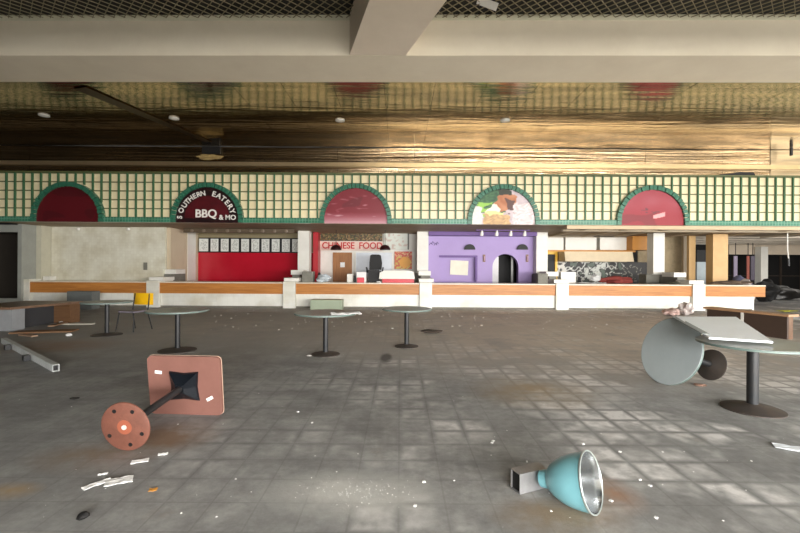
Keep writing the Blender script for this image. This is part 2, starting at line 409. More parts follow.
# polished brass ceiling: many slightly tilted panels
zg = HC + 4.25
rnd = random.Random(3)
bm_ = MB()
y0, y1 = 7.4, 14.98
nx_, ny_ = 30, 6
for i in range(nx_):
    for j in range(ny_):
        xa = -16 + i * 1.2; xb = xa + 1.192
        ya = y0 + (y1 - y0) * j / ny_; yb = y0 + (y1 - y0) * (j + 1) / ny_ - .006
        t = [rnd.uniform(-.004, .004) for _ in range(4)]
        q = [bm_.v(c) for c in ((xa, ya, zg + t[0]), (xb, ya, zg + t[1]), (xb, yb, zg + t[2]), (xa, yb, zg + t[3]))]
        q2 = [bm_.v((c.co.x, c.co.y, zg + .05)) for c in q]
        bm_.face(q[::-1]); bm_.face(q2)
        for k in range(4): bm_.face((q[k], q[(k + 1) % 4], q2[(k + 1) % 4], q2[k]))
struct(bm_.build('ceiling_brass', M_gold), 'polished brass panelled ceiling reflecting the food stalls')
struct(box('ceiling_deck', M_dark, -16.3, 34.3, 7.3, 36, zg + .1, zg + .25))
# brass bulkhead above the lattice
g = MB(); rnd = random.Random(5)
x = -16.0
while x < 13.1:
    xb = min(x + 2.75, 13.2); t = rnd.uniform(-.006, .006)
    g.box(x, xb - .012, 15.0 + t, 15.1, 4.3, zg - .02); x = xb
struct(g.build('wall_bulkhead', M_goldw), 'brass panelled bulkhead above the green lattice')
gb = box('wall_bulkhead', gold_mat('pale_brass_panel', .35, (208, 192, 162), .4, (.3, 3, 4)), 13.2, 20, 14.985, 15.1, 4.3, zg - .02); struct(gb, 'paler brass panel at the right end of the bulkhead')
struct(box('trim_2', M_goldtrim, -16, 20, 14.78, 14.995, 5.06, 5.2))
struct(box('trim_3', M_dark, -16, 20, 14.55, 14.99, 4.28, 4.32))

# dark strip added to stand for a dim reflection in the brass ceiling
s_ = MB(); a = at(84, 90, 10.1); c_ = at(208, 150, 14.4)
s_.prism([(a.x - .25, 10.1), (a.x + .12, 10.0), (c_.x + .14, 14.4), (c_.x - .1, 14.4)], zg - .03, zg - .012)
tag(s_.build('reflection_strip', mat('dark_reflection_metal', (84, 66, 42), .35, .8, .3, 3)), 'long dark strip standing for a reflection in the brass ceiling at left', 'reflection strip')
q = at(212, 155, 14.93)
t_ = MB().lump((q.x - .05, 14.86, q.z - .2), .38, .05, .1, 4, 3, .9)
tag(t_.build('torn_ceiling_tile', mat('torn_tan_board', (176, 150, 96), .8, 0, .7, 9, (60, 46, 26))), 'torn tan scrap under a dark hole in the brass bulkhead, at left', 'ceiling scrap')
tag(box('bulkhead_hole_cover', M_dark, q.x - .35, q.x + .3, 14.9, 14.985, q.z + .04, q.z + .3), 'black gap above the torn tan scrap in the brass bulkhead', 'opening')
q = at(790, 140, 14.7)
tag(box('hanging_bracket', M_blackmetal, q.x - .035, q.x + .035, 14.62, 14.68, zg - .3, zg - .01), 'small black bracket under the brass ceiling at far right', 'bracket')

a_, b_ = at(707, 173, 14.5), at(752, 173, 14.5)
tag(MB().prism([(a_.x, 4.722), (b_.x, 4.722), (b_.x - .05, 4.84), (b_.x - .5, 4.86), (a_.x + .6, 4.79)], 14.36, 14.5, 'y').build('fallen_strip', M_dark), 'black strip lying along the top of the green lattice at right', 'strip')
P_ = at(487, 3, 6.35)
sc = MB(); sc.T = Matrix.Translation((P_.x, 6.33, zm - .035)) @ Matrix.Rotation(.35, 4, 'Y'); sc.box(-.16, .16, -.09, .09, 0, .012)
tag(sc.build('ceiling_scrap', M_paper), 'pale scrap caught under the dark mesh ceiling', 'scrap')
# recessed lights in the brass ceiling
for i, (px, py, w) in enumerate(((44, 115, 'leftmost of the four, nearest the dark left wall'), (174, 118, 'above the barbecue sign, beside the dark reflection strip'), (340, 120, 'above the second red arched sign from the left'), (505, 120, 'above the arched food picture'))):
    d = (zg - HC) * F / (CY - unroll(px, py)[1] - CY + CY) if False else (zg - HC) * F / (-unroll(px, py)[1])
    P = at(px, py, d)
    r = empty('recessed_light', (P.x, P.y, zg - .03), 'white recessed light in the brass ceiling, ' + w, 'ceiling light', 'recessed lights in the brass ceiling')
    o1 = MB(); o1.T = Matrix.Translation((P.x, P.y, zg - .027)); o1.lathe([(.135, .025), (.135, 0), (.1, -.005), (.1, .02)], 24, False, False); o1.build('trim_ring', M_white, r, smooth=True)
    o2 = MB(); o2.T = Matrix.Translation((P.x, P.y, zg - .027)); o2.lathe([(.098, .018), (.085, -.006), (.045, -.02)], 24); o2.build('lens', M_bulb, r, smooth=True)

# ------------------------------------------------------------------ lattice fascia with arched signs
X0f, X1f, Z0f, Z1f = -15.6, 18.0, 3.17, 4.67
struct(box('wall_fascia', M_cream, X0f, X1f, FY, FY + .12, 3.0, Z1f + .02), 'cream tiled fascia behind the green lattice')
ARCH = [-11.28, -6.55, -1.51, 3.5, 8.55]
ZA, RI, RO = 3.13, 1.07, 1.22
def in_arch(x, z):
    for a in ARCH:
        if abs(x - a) < RO - .02 and z < ZA: return True
        if z >= ZA and (x - a) ** 2 + (z - ZA) ** 2 < (RO - .02) ** 2: return True
    return False
pit = .2946; lv = MB(); lh = MB()
n = int((X1f + 13.43) / pit); xs = [-13.43 + pit * i for i in range(-7, n)]
for x in xs:
    z = Z0f
    st = None
    steps = 30
    run = None
    for i in range(steps + 1):
        zz = Z0f + (Z1f - Z0f) * i / steps
        if not in_arch(x, zz) and run is None: run = zz
    if run is not None and run < Z1f - .03: lv.box(x - .022, x + .022, FY - .065, FY - .002, run, Z1f)
struct(lv.build('lattice_uprights', M_greenlat), 'green upright lattice slats on the cream fascia')
for j in range(6):
    z = Z0f + .3 * j; run = None; x = X0f
    while x <= X1f:
        ok = not in_arch(x, z)
        if ok and run is None: run = x
        if (not ok or x + .03 > X1f) and run is not None:
            lh.box(run, x, FY - .035, FY - .001, z - .018, z + .018); run = None
        x += .03
struct(lh.build('lattice_crossbars', M_latbrown), 'olive lattice crossbars on the cream fascia')
bd = MB(); prev = X0f
for a in ARCH + [None]:
    e = X1f if a is None else a - RO + .0
    bd.box(prev, e - .005, FY - .14, FY - .003, 3.0, 3.165)
    if a is not None: prev = a + RO + .005
struct(bd.build('trim_4', M_greenband), 'green tiled band along the bottom of the fascia')
struct(box('trim_5', M_latbrown, X0f, X1f, FY - .1, FY - .001, Z1f + .005, Z1f + .05))

def arch_pts(r, n=36):
    return [(r, 3.0)] + [(r * math.cos(PI * i / n), ZA + r * math.sin(PI * i / n)) for i in range(n + 1)] + [(-r, 3.0)]
def arched_sign(cx, label, facemat=None, fn=None):
    r = empty('arched_sign', (cx, FY - .1, 3.0), label, 'sign', 'arched signs on the lattice fascia')
    m = MB()   # rim made of blocks
    nb = 26
    def block(a0, a1, r0, r1, yy):
        pts = [(cx + r0 * math.cos(a0), ZA + r0 * math.sin(a0)), (cx + r1 * math.cos(a0), ZA + r1 * math.sin(a0)), (cx + r1 * math.cos(a1), ZA + r1 * math.sin(a1)), (cx + r0 * math.cos(a1), ZA + r0 * math.sin(a1))]
        m.prism(pts, yy, FY - .002, 'y')
    for i in range(nb):
        a0 = PI * i / nb; a1 = PI * (i + 1) / nb
        block(a0 + .008, a1 - .008, RI, RO, FY - .16 - .02 * (i % 2))
    for s in (-1, 1): m.box(cx + s * (RI if s > 0 else RO), cx + s * (RO if s > 0 else RI), FY - .17, FY - .002, 3.0, ZA - .005)
    m.build('rim', M_green, r)
    if fn:
        W = RI - .005; H = ZA + RI - 3.0
        def mask(u, v):
            x = (u - .5) * 2 * W; z = 3.0 + v * H
            return z < ZA or x * x + (z - ZA) ** 2 < W * W
        printed('picture_panel', r, cx - W, cx + W, 3.0, 3.0 + H, FY - .1, fn, .09, .022, mask)
    else:
        m = MB(); m.prism([(cx + x, z) for x, z in arch_pts(RI - .005)], FY - .1, FY - .003, 'y'); m.build('panel', facemat, r)
    return r
def redfn(seed, pale, scr):
    def f(u, v):
        n1 = nz2(u, v, 3, seed); n2 = nz2(u * 1.0, v * 2.2, 7, seed + 5)
        base = [118, 24, 36]
        w = 0
        if pale == 'low': w = max(0, .32 - v) * 2.6 + max(0, n2 - .28) * 1.6 * (.2 < v < .8)
        if pale == 'top': w = max(0, min(.55, (v - .28) * 1.6)) * (.75 + .6 * n1); base = [140, 24, 38]
        if pale == 'none': base = [84, 8, 18]
        w = min(.85, max(0, w))
        tgt = (206, 170, 176) if pale == 'low' else (164, 96, 104)
        c = [b * (1 - w) + t * w for b, t in zip(base, tgt)]
        if n1 < -.25: c = [k * .86 for k in c]
        if scr and .32 < v < .5 and .32 < u < .62 and nz2(u, v * 1.4, 16, 9) > .22: c = [92, 40, 48]
        if scr and .2 < v < .3 + (u - .55) * .5 and .52 < u < .7 and v > .18 + (u - .52) * .4: c = [226, 150, 150]
        return c
    return f
arched_sign(ARCH[0], 'blank dark red arched sign at the left end of the fascia', fn=redfn(1, 'none', False))
sg = arched_sign(ARCH[1], 'black arched sign with white lettering BBQ on the fascia', facemat=M_signdark)
cx = ARCH[1]
m = MB(); m.prism([(cx + .76 * math.cos(PI * i / 30), ZA + .02 + .76 * math.sin(PI * i / 30)) for i in range(31)], FY - .115, FY - .102, 'y'); m.build('maroon_half_disc', M_signmaroon, sg)
def arc_text(s, a0, a1, r, size):
    for i, ch in enumerate(s):
        a = math.radians(a0 + (a1 - a0) * (i / (len(s) - 1)))
        text_mb(m, ch, size, up(cx + r * math.cos(a), FY - .125, ZA - .04 + r * math.sin(a), a - PI / 2), .012)
for wd in ('south', 'eatery', 'bbq', 'more'):
    m = MB()
    if wd == 'south': arc_text('SO', 175, 160, .92, .23); arc_text('UTHERN', 147, 99, .9, .235)
    elif wd == 'eatery': arc_text('EATERY', 75, 19, .9, .25)
    elif wd == 'bbq': text_mb(m, 'BBQ', .38, up(cx - .03, FY - .13, 3.29), .012)
    else: text_mb(m, '& MO', .23, up(cx + .70, FY - .13, 3.17), .012)
    m.build('lettering', M_text_w, sg)
arched_sign(ARCH[2], 'scratched dark red arched sign fading to white at its foot', fn=redfn(3, 'low', False))
def food(u, v):
    u, v = u + .07 * nz2(u, v, 7, 11), v + .07 * nz2(u, v, 7, 15)
    n1 = nz2(u, v, 9, 2); n2 = nz2(u, v, 20, 4)
    c = [188 + 20 * n1, 172 + 20 * n1, 176 + 20 * n1]                       # pinkish backdrop
    if u < .52 and v > .3 + .5 * max(0, .25 - u): c = [50 + 60 * n2, 92 + 60 * n2, 58 + 40 * n2]     # leaves
    if u < .33 and .22 < v < .62 and n1 > -.1: c = [140, 186, 74]
    if u < .17 and v < .48: c = [216 + 25 * n2, 212 + 25 * n2, 204 + 20 * n2]   # rice
    if u > .64 and v < .62 + .12 * n1: c = [214 + 40 * n2, 196 + 45 * n2, 196 + 45 * n2]        # pale blossoms
    if (u - .52) ** 2 / .028 + (v - .62 - (u - .5) * .6) ** 2 / .06 < 1: c = [176 + 24 * n1, 112 + 30 * n1, 74 + 30 * n1]
    if .56 < u < .66 and .3 < v < .72 and n1 < .12: c = [84, 52, 46]
    if (u - .5) ** 2 / .012 + (v - .93) ** 2 / .015 < 1: c = [40, 44, 28]
    if (u - .36) ** 2 / .008 + (v - .38) ** 2 / .03 < 1: c = [238, 230, 206]
    if .25 < u < .52 and .27 < v < .34: c = [220, 208, 140]
    if .2 < u < .6 and v < .27: c = [186 + 40 * n2, 150 + 40 * n2, 104 + 30 * n2]
    return [max(0, min(255, k)) for k in c]
arched_sign(ARCH[3], 'arched food picture with greens, bread and white blossoms', fn=food)
arched_sign(ARCH[4], 'bright red arched sign with a pale top and scrawl, rightmost', fn=redfn(6, 'top', True))

# soffit behind the fascia, stall ceilings
struct(box('ceiling_soffit', M_soffit, X0f, X1f, FY + .13, 19.4, 3.03, 3.15), 'stained soffit over the stall counters')
struct(box('trim_10', mat('cream_lip', (192, 168, 134), .5), 5.7, X1f, FY + .0, FY + .125, 2.87, 2.995), 'cream lip under the right half of the fascia')
sb = MB()
for x in (6.9, 8.4, 9.9, 12.2, 14.5, 16.6): sb.box(x - .07, x + .07, 14.6, 19.3, 2.96, 3.025)
sb.box(6.2, 17.9, 16.0, 16.15, 2.93, 3.02)
struct(sb.build('trim_6', M_beige))

# ------------------------------------------------------------------ counters, posts, dividers, columns
names = ['below the white tiled infill wall', 'in front of the glossy red wall', 'in front of the Chinese food stall', 'in front of the purple wall', 'before the black scrawled wall', 'short end unit at the right']
spans = [(-13.58, Bx(-2) - .235), (Bx(-2) + .235, Bx(-1) - .235), (Bx(-1) + .235, Bx(0) - .235), (Bx(0) + .235, Bx(1) - .235), (Bx(1) + .235, Bx(2) - .235), (Bx(2) + .235, 13.42)]
for nm, (xa, xb) in zip(names, spans):
    r = empty('service_counter', ((xa + xb) / 2, 15.9, 0), 'white tiled service counter with wooden band, ' + nm, 'counter', 'service counters along the stalls')
    e = -.35 if 'short' in nm else 0
    box('base', M_counterwhite, xa, xb + e, 15.5, 16.2, 0, .51, r)
    box('wood_band', M_wood, xa, xb, 15.42, 16.2, .515, .895, r)
    box('countertop', M_stone, xa, xb, 15.40, 16.3, .9, .94, r)
struct(box('baseboard_front', mat('dirty_plinth', (120, 116, 104), .7), -13.5, 13.0, 15.485, 15.498, 0.001, .06))
pn = ['between the tiled infill wall and the red wall', 'between the red wall and the Chinese food stall', 'between the Chinese food stall and the purple wall', 'between the purple wall and the scrawled stall', 'right of the scrawled stall']
for k, nm in zip(range(-2, 3), pn):
    x = Bx(k)
    r = empty('counter_post', (x, 15.6, 0), 'square white counter post with stepped slabs, ' + nm, 'post', 'counter posts')
    box('post', M_counterwhite, x - .225, x + .225, 15.36, 16.35, 0, .97, r)
    box('divider', M_greyst, x - .14, x + .14, 16.36, 17.45, 0, 1.2, r)
    box('slab', M_white, x - .24, x + .3, 15.55, 16.3, .975, 1.1, r)
    box('slab', M_white, x - .22, x + .26, 16.45, 17.2, 1.205, 1.38, r)
box_l = box('counter_post', M_counterwhite, -13.78, -13.585, 15.38, 15.9, 0, 1.0); tag(box_l, 'pale post at the left end of the counters by the dark doorway', 'post', 'counter posts')
cn = ['left of the Chinese food stall', 'between the Chinese food stall and the purple wall', 'right of the purple wall', 'right of the black scrawled wall']
for k, nm in zip((-1, 0, 1, 2), cn):
    x = Bx(k) - (.1 if k == 2 else 0)
    r = empty('column', (x, 17.8, 0), 'square white column on a grey plinth, ' + nm, 'column', 'white columns behind the counters')
    box('plinth', M_greyst, x - (.3 if k != 2 else .55), x + (.32 if k != 2 else .75), 17.55, 18.1, 0, 1.28, r)
    box('shaft', M_white, x - .235, x + .235, 17.6, 18.05, 1.285, 3.02, r)

# left end: dark doorway in white frame
d1 = MB().box(-13.93, -13.785, 15.3, 15.91, 0, 3.02).box(-16, -13.935, 15.3, 15.6, 2.72, 2.98).box(-16, -13.935, 15.3, 15.6, 0, .3)
struct(d1.build('door_1', mat('grey_white_frame', (158, 160, 152), .5, 0, .3, 2)), 'dark doorway in a pale frame at the left edge')
dk = MB().box(-18, -14.0, 18, 18.2, 0, 3).box(-18.2, -18, 15.3, 18, 0, 3)
struct(dk.build('wall_doorway', M_dark))

struct(box('wall_rear', M_beige, -18.2, 9.5, 20.6, 20.8, 0, 3.5))
struct(box('wall_rear', M_dark, -18, -13.96, 15.0, 15.28, 2.985, 3.2))
# bay 1: white tiled infill
struct(MB().box(-13.58, Bx(-2) - .16, 16.356, 16.45, 0, 1.39).box(-13.58, Bx(-2) - .093, 16.356, 16.45, 1.392, 3.02).build('wall_infill', M_whitetile), 'white tiled infill wall under the leftmost arch')
struct(box('wall_infill', mat('dull_return', (198, 194, 174), .6), -13.95, -13.6, 15.92, 16.5, 0, 3.02), 'beige return at the left of the tiled infill')
tag(box('wall_outlet', M_greyst, *(lambda R: (R[0], R[1]))(rect(143.6, 262.5, 147, 270, 16.29)), 16.28, 16.31, *rect(143.6, 262.5, 147, 270, 16.29)[2:]), 'small grey outlet on the white tiled infill wall', 'outlet')
for i, (px, py) in enumerate(((78, 229), (128, 229))):
    P = at(px, py, 16.2)
    o = MB(); o.lump((P.x, 16.22, P.z - .06), .07, .06, .06, i, 2, .2)
    tag(o.build('wall_lamp', M_bulb, smooth=True), ('left' if i == 0 else 'right') + ' one of two small pale knobs high on the tiled infill wall', 'lamp', 'pale knobs on the infill wall')
tag(box('ledge_block', M_white, -13.56, -13.3, 15.95, 16.25, .945, 1.09), 'small white block on the counter at the left end of the tiled wall', 'block')

# bay 2: red wall stall
X2a, X2b = Bx(-2), Bx(-1)
struct(box('wall_stall', M_beige, X2a - .09, X2a + .06, 17.5, 18.7, 0, 3.02), 'beige side wall left of the red wall')
struct(box('wall_stall', M_beige, X2a - .09, X2a + .06, 16.46, 17.49, 1.39, 3.02), 'beige side wall above the first low divider')
struct(box('wall_stall', M_white, X2a + .0605, X2a + .075, 17.75, 18.45, 0, 3.02), 'pale upright strip left of the red wall')
R = rect(197, 252.5, 304, 290, 18.7)
struct(box('wall_red', M_redwall, X2a + .0, X2b + .3, 18.7, 18.8, 0, R[3]), 'glossy red wall of the second stall')
struct(box('wall_stall', mat('olive_dim_wall', (150, 138, 106), .7), X2a + .0, X2b + .3, 18.72, 18.82, R[3] + .02, 3.02), 'olive strip above the menu boards')
Rm = rect(199, 238.5, 301, 252, 18.6)
mr = empty('menu_board', ((Rm[0] + Rm[1]) / 2, 18.66, Rm[2]), 'black framed row of pale menu sheets above the red wall', 'menu board')
box('frame', M_dark, Rm[0] - .02, Rm[1] + .02, 18.62, 18.69, Rm[2] - .03, Rm[3] + .03, mr)
def menufn(s):
    def f(u, v):
        if .1 < u < .9 and .1 < v < .9 and nz2(u * .7, v, 13, s) > .12: return (168, 170, 164)
        return (222, 224, 218)
    return f
ns = 10; w = (Rm[1] - Rm[0]) / ns
for i in range(ns):
    a = Rm[0] + w * i + (.06 if i else .0); printed('menu_sheet', mr, a, Rm[0] + w * (i + 1) - .05, Rm[2] + .02, Rm[3] - .02, 18.605, menufn(i), .014, .03)
# row of dim roundels under the soffit
rr = empty('lamp_rail', (Bx(-2) + 2.5, 16.8, 2.9), 'dark rail of dim round lamps under the soffit before the menu sheets', 'light rail')
box('rail', mat('dim_rail', (92, 78, 60), .6), X2a + .4, X2b - .2, 16.75, 16.9, 2.86, 3.02, rr)
for i in range(9):
    x = X2a + .75 + i * .47; o = MB(); o.T = Matrix.Translation((x, 16.74, 2.93)) @ Matrix.Rotation(PI / 2, 4, 'X'); o.lathe([(.07, 0), (.07, .03), (.04, .04)], 14)
    o.build('lamp', mat('dim_lamp_glass', (122, 106, 90), .4), rr, smooth=True)

# bay 3: Chinese food stall
Y3 = 18.9
struct(box('wall_stall', M_white, -4.05 + .1, .95, Y3, Y3 + .1, 0, 3.02), 'white back wall of the Chinese food stall')
R = rect(313, 232, 318, 272, 18.3); struct(box('trim_7', mat('red_jamb', (178, 22, 36), .4), R[0], R[1], 18.3, Y3 - .01, 0, 3.02), 'red jamb left of the Chinese food stall')
R = rect(417.5, 234, 421.5, 282, 18.3); struct(box('trim_8', mat('dull_red_jamb', (132, 52, 46), .5), R[0], R[1], 18.3, Y3 - .01, 0, 3.02), 'dull red jamb right of the Chinese food stall')
def foodband(u, v):
    a = nz2(u * 3.2, v, 7, 1); b2 = nz2(u * 3, v, 16, 3)
    c = (78, 64, 36)
    if a > .15: c = (124, 94, 52)
    if a < -.2: c = (44, 36, 22)
    if b2 > .3: c = (154, 128, 82)
    if b2 < -.35: c = (70, 84, 40)
    return c
R = rect(320, 230, 382.5, 241, Y3 - .07); R = (R[0], R[1], R[2], 3.02)
fb = printed('food_photo_strip', None, R[0], R[1], R[2], R[3], Y3 - .09, foodband, .088, .035); tag(fb, 'brown strip of food photographs above the CHINESE FOOD sign', 'menu board')
R = rect(319.5, 241.3, 382.5, 250.5, Y3 - .1)
cs = empty('shop_sign', ((R[0] + R[1]) / 2, Y3 - .08, R[2]), 'white sign lettered CHINESE FOOD in red on the back wall', 'sign')
box('board', mat('pinkish_sign_board', (236, 206, 192), .5), R[0], R[1], Y3 - .12, Y3 - .015, R[2], R[3] - .005, cs)
for wd, fr in (('CHINESE', .30), ('FOOD', .815)):
    m = MB(); text_mb(m, wd, .40, Matrix.Translation((R[0] + (R[1] - R[0]) * fr, Y3 - .135, (R[2] + R[3]) / 2)) @ Matrix.Scale(.93, 4, (1, 0, 0)) @ Matrix.Rotation(PI / 2, 4, 'X'), .012); m.build('lettering', M_text_r, cs)
def lightbox(u, v):
    if u > .94: return (70, 70, 62)
    if nz2(u * 1.2, v, 6, 8) > .22: return (196, 176, 164)
    return (214, 218, 208)
R = rect(384, 233.5, 409, 249.5, Y3 - .1); tag(printed('menu_board', None, R[0], R[1], R[2], R[3], Y3 - .13, lightbox, .128, .04), 'pale menu panel right of the brown food photographs', 'menu board')
def poster(u, v):
    if v > .72: return (196, 52, 40) if nz2(u, v, 14, 1) > -.1 else (226, 180, 130)
    if (u - .6) ** 2 + (v - .38) ** 2 < .1: return (228, 160, 50)
    if nz2(u, v, 8, 2) > .1: return (210, 190, 90)
    return (200, 96, 60)
R = rect(394.5, 251.5, 412, 269, Y3 - .06); tag(printed('food_poster', None, R[0], R[1], R[2], R[3], Y3 - .07, poster, .068, .03), 'red and yellow food poster right of the serving hatch', 'poster')
R = rect(333, 252.5, 352, 290, Y3); dr = box('door_2', M_door, R[0], R[1], Y3 - .06, Y3 - .005, 0, R[3]); struct(dr, 'brown wooden door behind the Chinese food counter')
P = at(342, 265, Y3 - .1); box('door_window', M_paper, P.x - .08, P.x + .12, Y3 - .075, Y3 - .062, P.z - .1, P.z + .12, dr)
R = rect(355, 251.5, 393, 276, Y3 - .02)
hb = empty('serving_hatch', ((R[0] + R[1]) / 2, Y3 - .05, R[2]), 'pale framed serving hatch panel right of the brown door', 'hatch')
box('panel', mat('bluish_hatch', (206, 212, 220), .3), R[0], R[1], Y3 - .03, Y3 - .005, R[2], R[3], hb)
for (a, b3, c, d) in ((R[0], R[1], R[3] - .05, R[3]), (R[0], R[0] + .05, R[2], R[3] - .055), (R[1] - .05, R[1], R[2], R[3] - .055)): box('frame_bar', M_white, a, b3, Y3 - .06, Y3 - .032, c, d, hb)
box('rear_ledge', M_white, -3.6, .5, 18.2, Y3 - .07, .8, .85); tag(bpy.data.objects['rear_ledge'], 'white shelf along the back wall of the Chinese food stall', 'shelf')
box('shelf_stand', M_white, -3.6, .5, 18.3, 18.8, 0, .795, bpy.data.objects['rear_ledge'])
def dome_lamp(px, py, d, label, wpx=11, hpx=6):
    P = at(px, py + 2.5, d); rad = wpx / 2 * d / F; r = empty('dome_lamp', (P.x, d, P.z), label, 'lamp', 'dark dome lamps over the stalls')
    o = MB(); o.T = Matrix.Translation((P.x, d, P.z))
    o.lathe([(rad * math.cos(t), rad * .95 * math.sin(t)) for t in [i * PI / 2 / 9 for i in range(10)]][:-1] + [(.01, rad * .95)], 24); o.build('shade', mat('black_red_enamel', (44, 14, 18), .35), r, smooth=True)
    o = MB(); o.tube([(P.x, d, P.z + rad * .95), (P.x, d, 3.03)], .012); o.build('rod', M_blackmetal, r)
dome_lamp(336, 247.5, 17.2, 'dark dome lamp hanging over the letters on the left of CHINESE FOOD')
dome_lamp(385, 247.5, 17.2, 'dark dome lamp hanging at the right end of CHINESE FOOD')
# office chair
def office_chair():
    P = at(375, 268, 16.9); x, y = P.x, 16.9
    r = empty('office_chair', (x, y, 0), 'black office chair behind the Chinese food counter', 'chair')
    zt = at(375, 254, y).z; zs = at(375, 270, y).z
    o = MB(); o.T = Matrix.Translation((x, y + .12, 0)) @ Matrix.Rotation(-.1, 4, 'X')
    o.prism([(-.25, zs + .02), (.25, zs + .02), (.27, zs + .3), (.22, zt - .04), (.14, zt), (-.14, zt), (-.22, zt - .04), (-.25, zs + .3)], 0, .08, 'y'); o.build('backrest', M_dark, r)
    box('seat', M_dark, x - .28, x + .28, y - .35, y + .1, zs - .14, zs - .04, r, .03)
    o = MB(); o.tube([(x, y - .1, .12), (x, y - .1, zs - .15)], .04); o.build('stem', M_blackmetal, r)
    for s in (-1, 1):
        o = MB(); o.tube([(x + s * .3, y - .28, zs - .1), (x + s * .33, y - .28, zs + .1), (x + s * .33, y + .04, zs + .1), (x + s * .3, y + .12, zs - .06)], .022); o.build('armrest', M_blackmetal, r)
    for i in range(5):
        a = i * 2 * PI / 5; o = MB(); o.tube([(x, y - .1, .13), (x + .3 * math.cos(a), y - .1 + .3 * math.sin(a), .06)], .025); lg = o.build('leg', M_blackmetal, r)
        o = MB(); o.T = Matrix.Translation((x + .3 * math.cos(a), y - .1 + .3 * math.sin(a), 0)); o.lump((0, 0, 0), .03, .03, .028, 0, 2, 0); o.build('caster', M_dark, lg)
office_chair()
# things on the Chinese food counter
def cbox(name, m, r4, d, th, label, cat, group=None, z0=.942, bev=.01):
    R = rect(*r4, d); return tag(box(name, m, R[0], R[1], d, d + th, z0, max(R[3], z0 + .03), None, bev), label, cat, group)
kr = empty('steam_warmer', (.2, 15.8, .942), 'white food warmer with a red band on the Chinese food counter', 'food warmer')
R = rect(379, 270.5, 415, 283, 15.75)
box('body', mat('red_band_paint', (206, 40, 56), .4), R[0] + .12, R[1] - .03, 15.78, 16.2, .942, 1.08, kr)
m = MB(); m.prism([(R[0], 1.085), (R[1], 1.085), (R[1] - .05, R[3] - .04), (R[1] - .25, R[3]), (R[0] + .2, R[3]), (R[0] + .03, R[3] - .08)], 15.74, 16.24, 'y'); m.build('hood', M_white, kr)
cbox('printer_box', M_dark, (368, 270, 379, 282), 15.95, .25, 'black machine on the counter in front of the office chair', 'machine')
cbox('carton', M_paper, (356.5, 272, 366, 282), 15.85, .25, 'white carton left of the black machine on the Chinese food counter', 'box')
cbox('menu_card', mat('pale_red_card', (216, 70, 84), .5), (357, 277.5, 364, 282), 15.6, .1, 'small red and white packet standing before the white carton', 'packet')
cbox('paper_cup_stack', M_white, (347, 274, 353, 282), 15.85, .15, 'white canister beside the brown door, on the counter', 'canister')
cbox('dark_bottle', M_dark, (353.5, 275.5, 356, 282), 15.7, .07, 'small dark bottle left of the white carton', 'bottle')
m = MB(); P = at(323, 283, 15.8); m.lump((P.x, 15.85, .942), .26, .2, .14, 3, 3, .5); tag(m.build('plastic_bag', mat('pale_blue_plastic', (206, 216, 222), .3), smooth=True), 'crumpled pale plastic bag at the left end of the Chinese food counter', 'bag')
m = MB(); P = at(317, 283, 16.0); m.lump((P.x + .05, 16.18, .942), .07, .1, .18, 5, 2, .6); tag(m.build('rubbish_heap', M_dark), 'dark crumpled rubbish beside the pale plastic bag', 'rubbish')
m = MB(); P = at(379, 284, 15.6); m.lump((P.x, 15.55, .942), .09, .06, .03, 8, 2, .6); tag(m.build('paper_scrap', M_paper), 'small white scrap at the counter edge below the black machine', 'scrap')

# bay 4: purple wall
YP = 18.0
x0p, x1p = Bx(0) + .24, Bx(1) - .24
aw = rect(492.5, 254, 518.5, 284, YP); nw = rect(440.5, 257, 476.5, 284, YP)
ax, ar = (aw[0] + aw[1]) / 2, (aw[1] - aw[0]) / 2; az = aw[3] - ar
o = MB(); ys = (YP, YP + .3)
ring = [(ax + ar * math.cos(PI * i / 20), az + ar * math.sin(PI * i / 20)) for i in range(21)]
o.box(x0p, nw[0], *ys, 0, 3.02).box(nw[0], nw[1], *ys, nw[3], 3.02).box(nw[0], nw[1], *ys, 0, .9).box(nw[1], aw[0], *ys, 0, 3.02).box(aw[1], x1p, *ys, 0, 3.02)
for i in range(20):
    (xa, za), (xb, zb2) = ring[i], ring[i + 1]
    o.prism([(xb, zb2), (xa, za), (xa, 3.02), (xb, 3.02)], *ys, 'y')
struct(o.build('wall_purple', M_purple), 'purple painted wall with an arched doorway')
o = MB().box(nw[0], nw[1], YP + .22, YP + .28, .9, nw[3]); struct(o.build('wall_niche', M_purple), 'back of the niche in the purple wall')
o = MB().box(nw[0] - .06, nw[1] + .03, YP - .05, YP - .002, nw[3] - .02, nw[3] + .07).box(nw[1] - .06, nw[1] + .03, YP - .05, YP - .002, .95, nw[3] - .025)
struct(o.build('trim_9', M_purpled), 'dark purple edge of the niche')
struct(box('wall_purple', M_purpled, x0p, x1p, 17.5, YP - .01, 2.86, 3.02), 'dark purple bulkhead above the purple wall')
